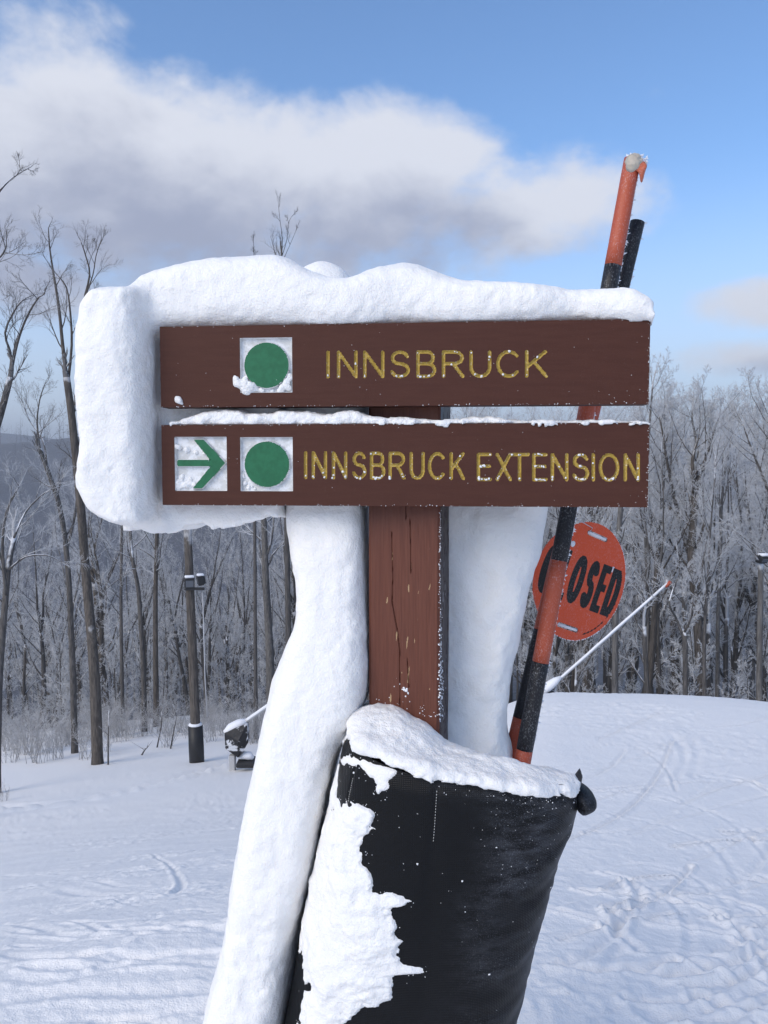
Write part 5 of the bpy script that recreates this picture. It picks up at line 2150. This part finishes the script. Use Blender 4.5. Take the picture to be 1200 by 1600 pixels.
# ------------------------------------------------------------------ shrubs at the edge of the piste
def shrubs():
    rg = np.random.default_rng(9)
    pro = []
    spec = [(4, 5, .5, .5, .12, .05), (3, 4, .5, .6, .15, .04), (2, 0, 0, 0, .15, 0)]
    for k in range(4):
        out = [[], [], [], []]
        mb = MB()
        for j in range(15):
            a = rg.uniform(0, 6.28); t = rg.uniform(.1, .6)
            d = Vector((math.cos(a) * math.sin(t), math.sin(a) * math.sin(t), math.cos(t)))
            branch(rg, out, Vector((rg.normal(0, .14), rg.normal(0, .14), -.05)), d, rg.uniform(.6, 1.25), .009, 0, spec)
        S = [np.array(o) for o in out if o]
        v, q = segs_mesh(np.concatenate(S), 3)
        pro.append(mesh_np('stems', v, q, True, [M['twig_shrub']]))
    spots = [(px, py) for px, py in ((12, 1172), (40, 1180), (70, 1178), (95, 1168), (20, 1190), (58, 1192), (86, 1186), (118, 1160), (135, 1158), (175, 1152), (200, 1148), (225, 1150), (250, 1146),
                                     (268, 1150), (290, 1148), (325, 1142), (345, 1140), (30, 1160), (60, 1158), (180, 1138), (215, 1135), (240, 1132), (100, 1150), (5, 1252), (330, 1128), (410, 1130))]
    spots += [(float(rg.uniform(-10, 410)), float(rg.uniform(1126, 1160) + 26 * (1 - min(1, a_ / 20)))) for a_ in range(46)]
    for i, (px, py) in enumerate(spots):
        x, y = on_ground(px, py)
        if y > 60: continue
        e = empty('frosted_shrub', (x, y, tz(x, y)))
        low = py > 1240
        tag(e, 'tiny tuft of dry stems alone in the snow at the left edge' if low else 'low frosted shrub in the brush at the edge of the wood', 'shrub', None if low else 'low frosted shrubs in the brush')
        e.rotation_euler = (0, 0, rg.uniform(0, 6.28))
        s = .35 if low else rg.uniform(.8, 1.5)
        e.scale = (s, s, s * rg.uniform(.8, 1.2))
        o = bpy.data.objects.new('stems', pro[i % 4]); COL.objects.link(o); o.parent = e
    # a few dark stems standing clear of the brush
    for i, (pts, lab) in enumerate((([(169, 1195), (169, 1160), (170, 1110)], 'thin upright stick in the snow right of the tall forked tree'), ([(245, 1168), (252, 1135), (253, 1110)], 'dark leaning stem in the brush left of the light pole'),
                                    ([(266, 1170), (272, 1140), (276, 1120), (270, 1100)], 'crooked dark stem closest to the light pole'), ([(220, 1180), (226, 1172), (232, 1166)], 'short dark twig lying in the snow'))):
        x, y = on_ground(*pts[0])
        p0 = Vector((x, y, tz(x, y) - .05))
        mb = MB()
        pp = [p0] + [P(a, b, y) for a, b in pts[1:]]
        mb.tube(pp, [.03, .022] + [.01] * (len(pp) - 2), 6)
        for k in range(5):
            q = pp[1] + (pp[-1] - pp[1]) * rg.random()
            mb.tube([q, q + Vector((rg.normal(0, .2), rg.normal(0, .1), abs(rg.normal(.2, .1))))], [.009, .003], 4)
        o = mb.build('bare_sapling', M['bark'], None, True)
        tag(o, lab, 'plant')


shrubs()


# ------------------------------------------------------------------ light poles
def light_pole(base, top_px, Y, rad, lamps, label, pad_to=None):
    b = P(*base, Y); t = P(*top_px, Y)
    bz = tz(b.x, b.y)
    e = empty('light_pole', (b.x, b.y, bz))
    tag(e, label, 'light pole')
    mb = MB()
    b0 = Vector((b.x, b.y, bz - .3))
    mb.tube([b0 + (t - b0) * (k / 6) for k in range(7)], [rad * (1 - .04 * k) for k in range(7)], 12)
    mb.build('pole', M['bark_brown'] if pad_to else M['bark_grey'], e, True)
    if pad_to:
        q = b0 + (t - b0) * ((P(base[0], pad_to, Y).z - b0.z) / (t.z - b0.z))
        mb = MB()
        mb.tube([b0, b0 + (q - b0) * .5, q], [rad * 1.45, rad * 1.5, rad * 1.42], 14)
        mb.build('padding', M['black_metal'], e, True)
        mb = MB()
        mb.tube([q, q + Vector((0, 0, .04)), q + Vector((0, 0, .07))], [rad * 1.4, rad * 1.3, rad * 1.05], 12)
        mb.build('snow_ring', M['frost'], e, True)
        mb = MB()
        mb.tube([P(base[0] + 3, 925, Y - .2) + Vector((rad * .7, 0, 0)), P(base[0] + 6, 1060, Y - .2) + Vector((rad * .8, 0, 0)), P(base[0] + 8, 1120, Y - .2) + Vector((rad, 0, 0))], .018, 6)
        mb.build('conduit', M['grey_metal'], e, True)
    for (x, y, wpx, hpx, yaw, tilt) in lamps:
        c = P(x, y, Y - .35)
        k = Y / F_PX
        f = Vector((math.sin(yaw) * math.cos(tilt), -math.cos(yaw) * math.cos(tilt), -math.sin(tilt)))
        rt = Vector((math.cos(yaw), math.sin(yaw), 0)); up = rt.cross(f) * -1
        if up.z < 0: up = -up
        mb = MB()
        mb.box(c, rt * (wpx * k / 2), f * .09, up * (hpx * k / 2), .02)
        for s in (-.6, -.2, .2, .6):
            mb.box(c - f * .11 + rt * (wpx * k / 2 * s), rt * .012, f * .03, up * (hpx * k / 2 * .8))
        h = mb.build('floodlight', M['black_metal'], e)
        mb = MB(); mb.box(c + f * .093, rt * (wpx * k / 2 * .78), f * .006, up * (hpx * k / 2 * .72))
        mb.build('lens', M['glass'], h)
        mb = MB(); mb.box(c + Vector((0, 0, hpx * k / 2 * math.cos(tilt) + .03)), rt * (wpx * k / 2 * .95), Vector((f.x, f.y, 0)).normalized() * .10, Vector((0, 0, .035)), .02)
        mb.build('snow', M['frost'], h, True)
    mb = MB()
    xs = [l[0] for l in lamps]
    yb = max(l[1] + l[3] * .62 for l in lamps)
    mb.box(P((min(xs) + max(xs)) / 2, yb, Y - .28), Vector(((max(xs) - min(xs)) * .62 * Y / F_PX + .08, 0, 0)), Vector((0, .05, 0)), Vector((0, 0, .04)), .01)
    mb.box(P(base[0] if not pad_to else top_px[0], yb, Y - .14), Vector((.04, 0, 0)), Vector((0, .16, 0)), Vector((0, 0, .035)), .01)
    mb.build('crossarm', M['black_metal'], e)
    return e


light_pole((308, 1190), (293, 822), 24.0, .155, [(296, 910, 15, 16, R(18), R(22)), (313, 907, 9, 15, R(-65), R(10))],
           'wooden light pole with two floodlights and a black padded foot', 1133)
light_pole((1187, 1140), (1189, 864), 20.0, .085, [(1193, 872, 13, 9, R(10), R(40))], 'grey light pole with a snow covered lamp at the right edge')


# ------------------------------------------------------------------ snow making lances
def lance(name, base_px, Y, head, tip, label, big):
    b = P(*base_px, Y)
    bz = tz(b.x, b.y) if big else b.z
    e = empty(name, (b.x, b.y, bz))
    tag(e, label, 'snow gun')
    k = Y / F_PX
    if big:
        # angular machine body wrapped in a frozen tarpaulin, on a post and skid
        mb = MB()
        c = [(351, 1146), (368, 1138), (386, 1130), (388, 1160), (381, 1172), (372, 1184), (352, 1170)]
        fr = [P(x, y, Y - .3) for x, y in c]; bk = [P(x + 2, y - 4, Y + .35) for x, y in c]
        mid = [(a + q) / 2 + Vector((random.uniform(-.03, .03), 0, random.uniform(-.03, .03))) for a, q in zip(fr, bk)]
        n = len(c)
        fc = sum(fr, Vector()) / n + Vector((.04, -.12, .03)); bc = sum(bk, Vector()) / n
        mb.v += fr + mid + bk + [fc, bc]
        for a in (0, 1):
            for i in range(n):
                mb.q.append([a * n + i, a * n + (i + 1) % n, (a + 1) * n + (i + 1) % n, (a + 1) * n + i])
        for i in range(n):
            mb.t.append([(i + 1) % n, i, 3 * n]); mb.t.append([2 * n + i, 2 * n + (i + 1) % n, 3 * n + 1])
        mb.build('housing', M['tarp'], e)
        mb = MB()
        mb.tube([P(353, 1147, Y - .1), P(362, 1139, Y - .05), P(375, 1132, Y), P(386, 1127, Y + .05)], [.12, .17, .16, .09], 9)
        mb.build('snow', M['frost'], e, True)
        mb = MB()
        q = P(363, 1182, Y)
        mb.box((q.x, q.y, (q.z + bz) / 2 - .1), Vector((.09, 0, 0)), Vector((0, .1, 0)), Vector((0, 0, abs(q.z - bz) / 2 + .15)), .02)
        mb.build('leg', M['grey_metal'], e)
        mb = MB()
        q = P(386, 1188, Y - .1)
        mb.box(q + Vector((0, 0, -.05)), Vector((.26, 0, 0)), Vector((0, .3, 0)), Vector((0, 0, .07)), .03)
        mb.build('skid', M['black_metal'], e)
        mb = MB()
        mb.tube([P(374, 1184, Y - .1), P(381, 1180, Y - .1), P(390, 1181, Y - .1), P(396, 1185, Y - .1)], [.05, .12, .12, .05], 8)
        mb.build('snow', M['frost'], e, True)
        j = 1.7
        a0, a1 = P(385, 1127, Y), P(*tip, Y)
    else:
        q = P(860, 1088, Y)
        mb = MB()
        mb.box(P(857, 1088, Y), Vector((.16, 0, .06)), Vector((0, .2, 0)), Vector((-.03, 0, .12)), .03)
        mb.build('housing', M['tarp'], e)
        mb = MB()
        g = P(868, 1062, Y); g2 = Vector((g.x, g.y, tz(g.x, g.y) - .2))
        mb.tube([g, g2], .03, 7)
        g = P(857, 1078, Y); mb.tube([g, Vector((g.x, g.y, tz(g.x, g.y) - .2))], .05, 7)
        mb.build('strut', M['grey_metal'], e, True)
        mb = MB()
        mb.tube([P(847, 1083, Y - .05), P(855, 1074, Y - .05), P(868, 1064, Y - .05), P(876, 1058, Y - .03)], [.06, .13, .10, .04], 8)
        mb.build('snow', M['frost'], e, True)
        a0, a1 = P(856, 1078, Y), P(*tip, Y)
    mb = MB()
    mb.tube([a0, (a0 + a1) / 2, a1], [.05, .042, .035] if big else [.038, .032, .026], 8)
    mb.build('boom', M['grey_metal'], e, True)
    mb = MB()
    o_ = Vector((0, -.01, .03))
    mb.tube([a0 + (a1 - a0) * (k_ / 12) + o_ + Vector((0, 0, random.uniform(-.006, .006))) for k_ in range(13)], [.045 if big else .032] * 13, 7)
    mb.build('boom_snow', M['frost'], e, True)
    # two guy pipes beside the boom and the nozzle head
    mb = MB()
    d = (a1 - a0).normalized()
    mb.tube([a1 - d * .06, a1 + d * .12], [.05, .06], 9)
    hd = mb.build('nozzle_head', M['orange'], e, True)
    mb = MB()
    mb.tube([a1 + Vector((0, 0, -.06)), a1 + Vector((0, 0, .14))], [.03, .035], 7)
    mb.build('nozzle', M['grey_metal'], hd, True)


def m_tarp():
    m, nt, b = mat_new('frozen_black_tarpaulin', (.02, .02, .024), .5, .4)
    f = tnoise(nt, 3.0, 5, .6, coord(nt), .6)
    nt.links.new(mixc(nt, ramp(nt, f, .50, .57), (.015, .015, .018), (.62, .64, .68)), b.inputs['Base Color'])
    bump(nt, b, f, .8, .05)
    return m


M['tarp'] = m_tarp()
lance('snow_gun', (366, 1190), 22.0, None, (452, 1080), 'snow lance with a tarpaulin wrapped base standing beside the padded light pole', True)
lance('snow_gun', (856, 1092), 20.0, None, (1042, 914), 'snow lance with a long white boom rising behind the CLOSED sign', False)


# ------------------------------------------------------------------ the air over the valley
def build_haze():
    m = bpy.data.materials.new('haze')
    m.use_nodes = True
    nt = m.node_tree
    nt.nodes.clear()
    out = nt.nodes.new('ShaderNodeOutputMaterial')
    pv = nt.nodes.new('ShaderNodeVolumePrincipled')
    pv.inputs['Color'].default_value = (.86, .90, .97, 1)
    pv.inputs['Density'].default_value = .00045
    pv.inputs['Anisotropy'].default_value = .2
    nt.links.new(pv.outputs[0], out.inputs['Volume'])
    mb = MB()
    mb.box((0, 0, 0), (9600, 0, 0), (0, 9600, 0), (0, 0, 150))
    o = mb.build('haze', m)
    tag(o, kind='stuff')


build_haze()
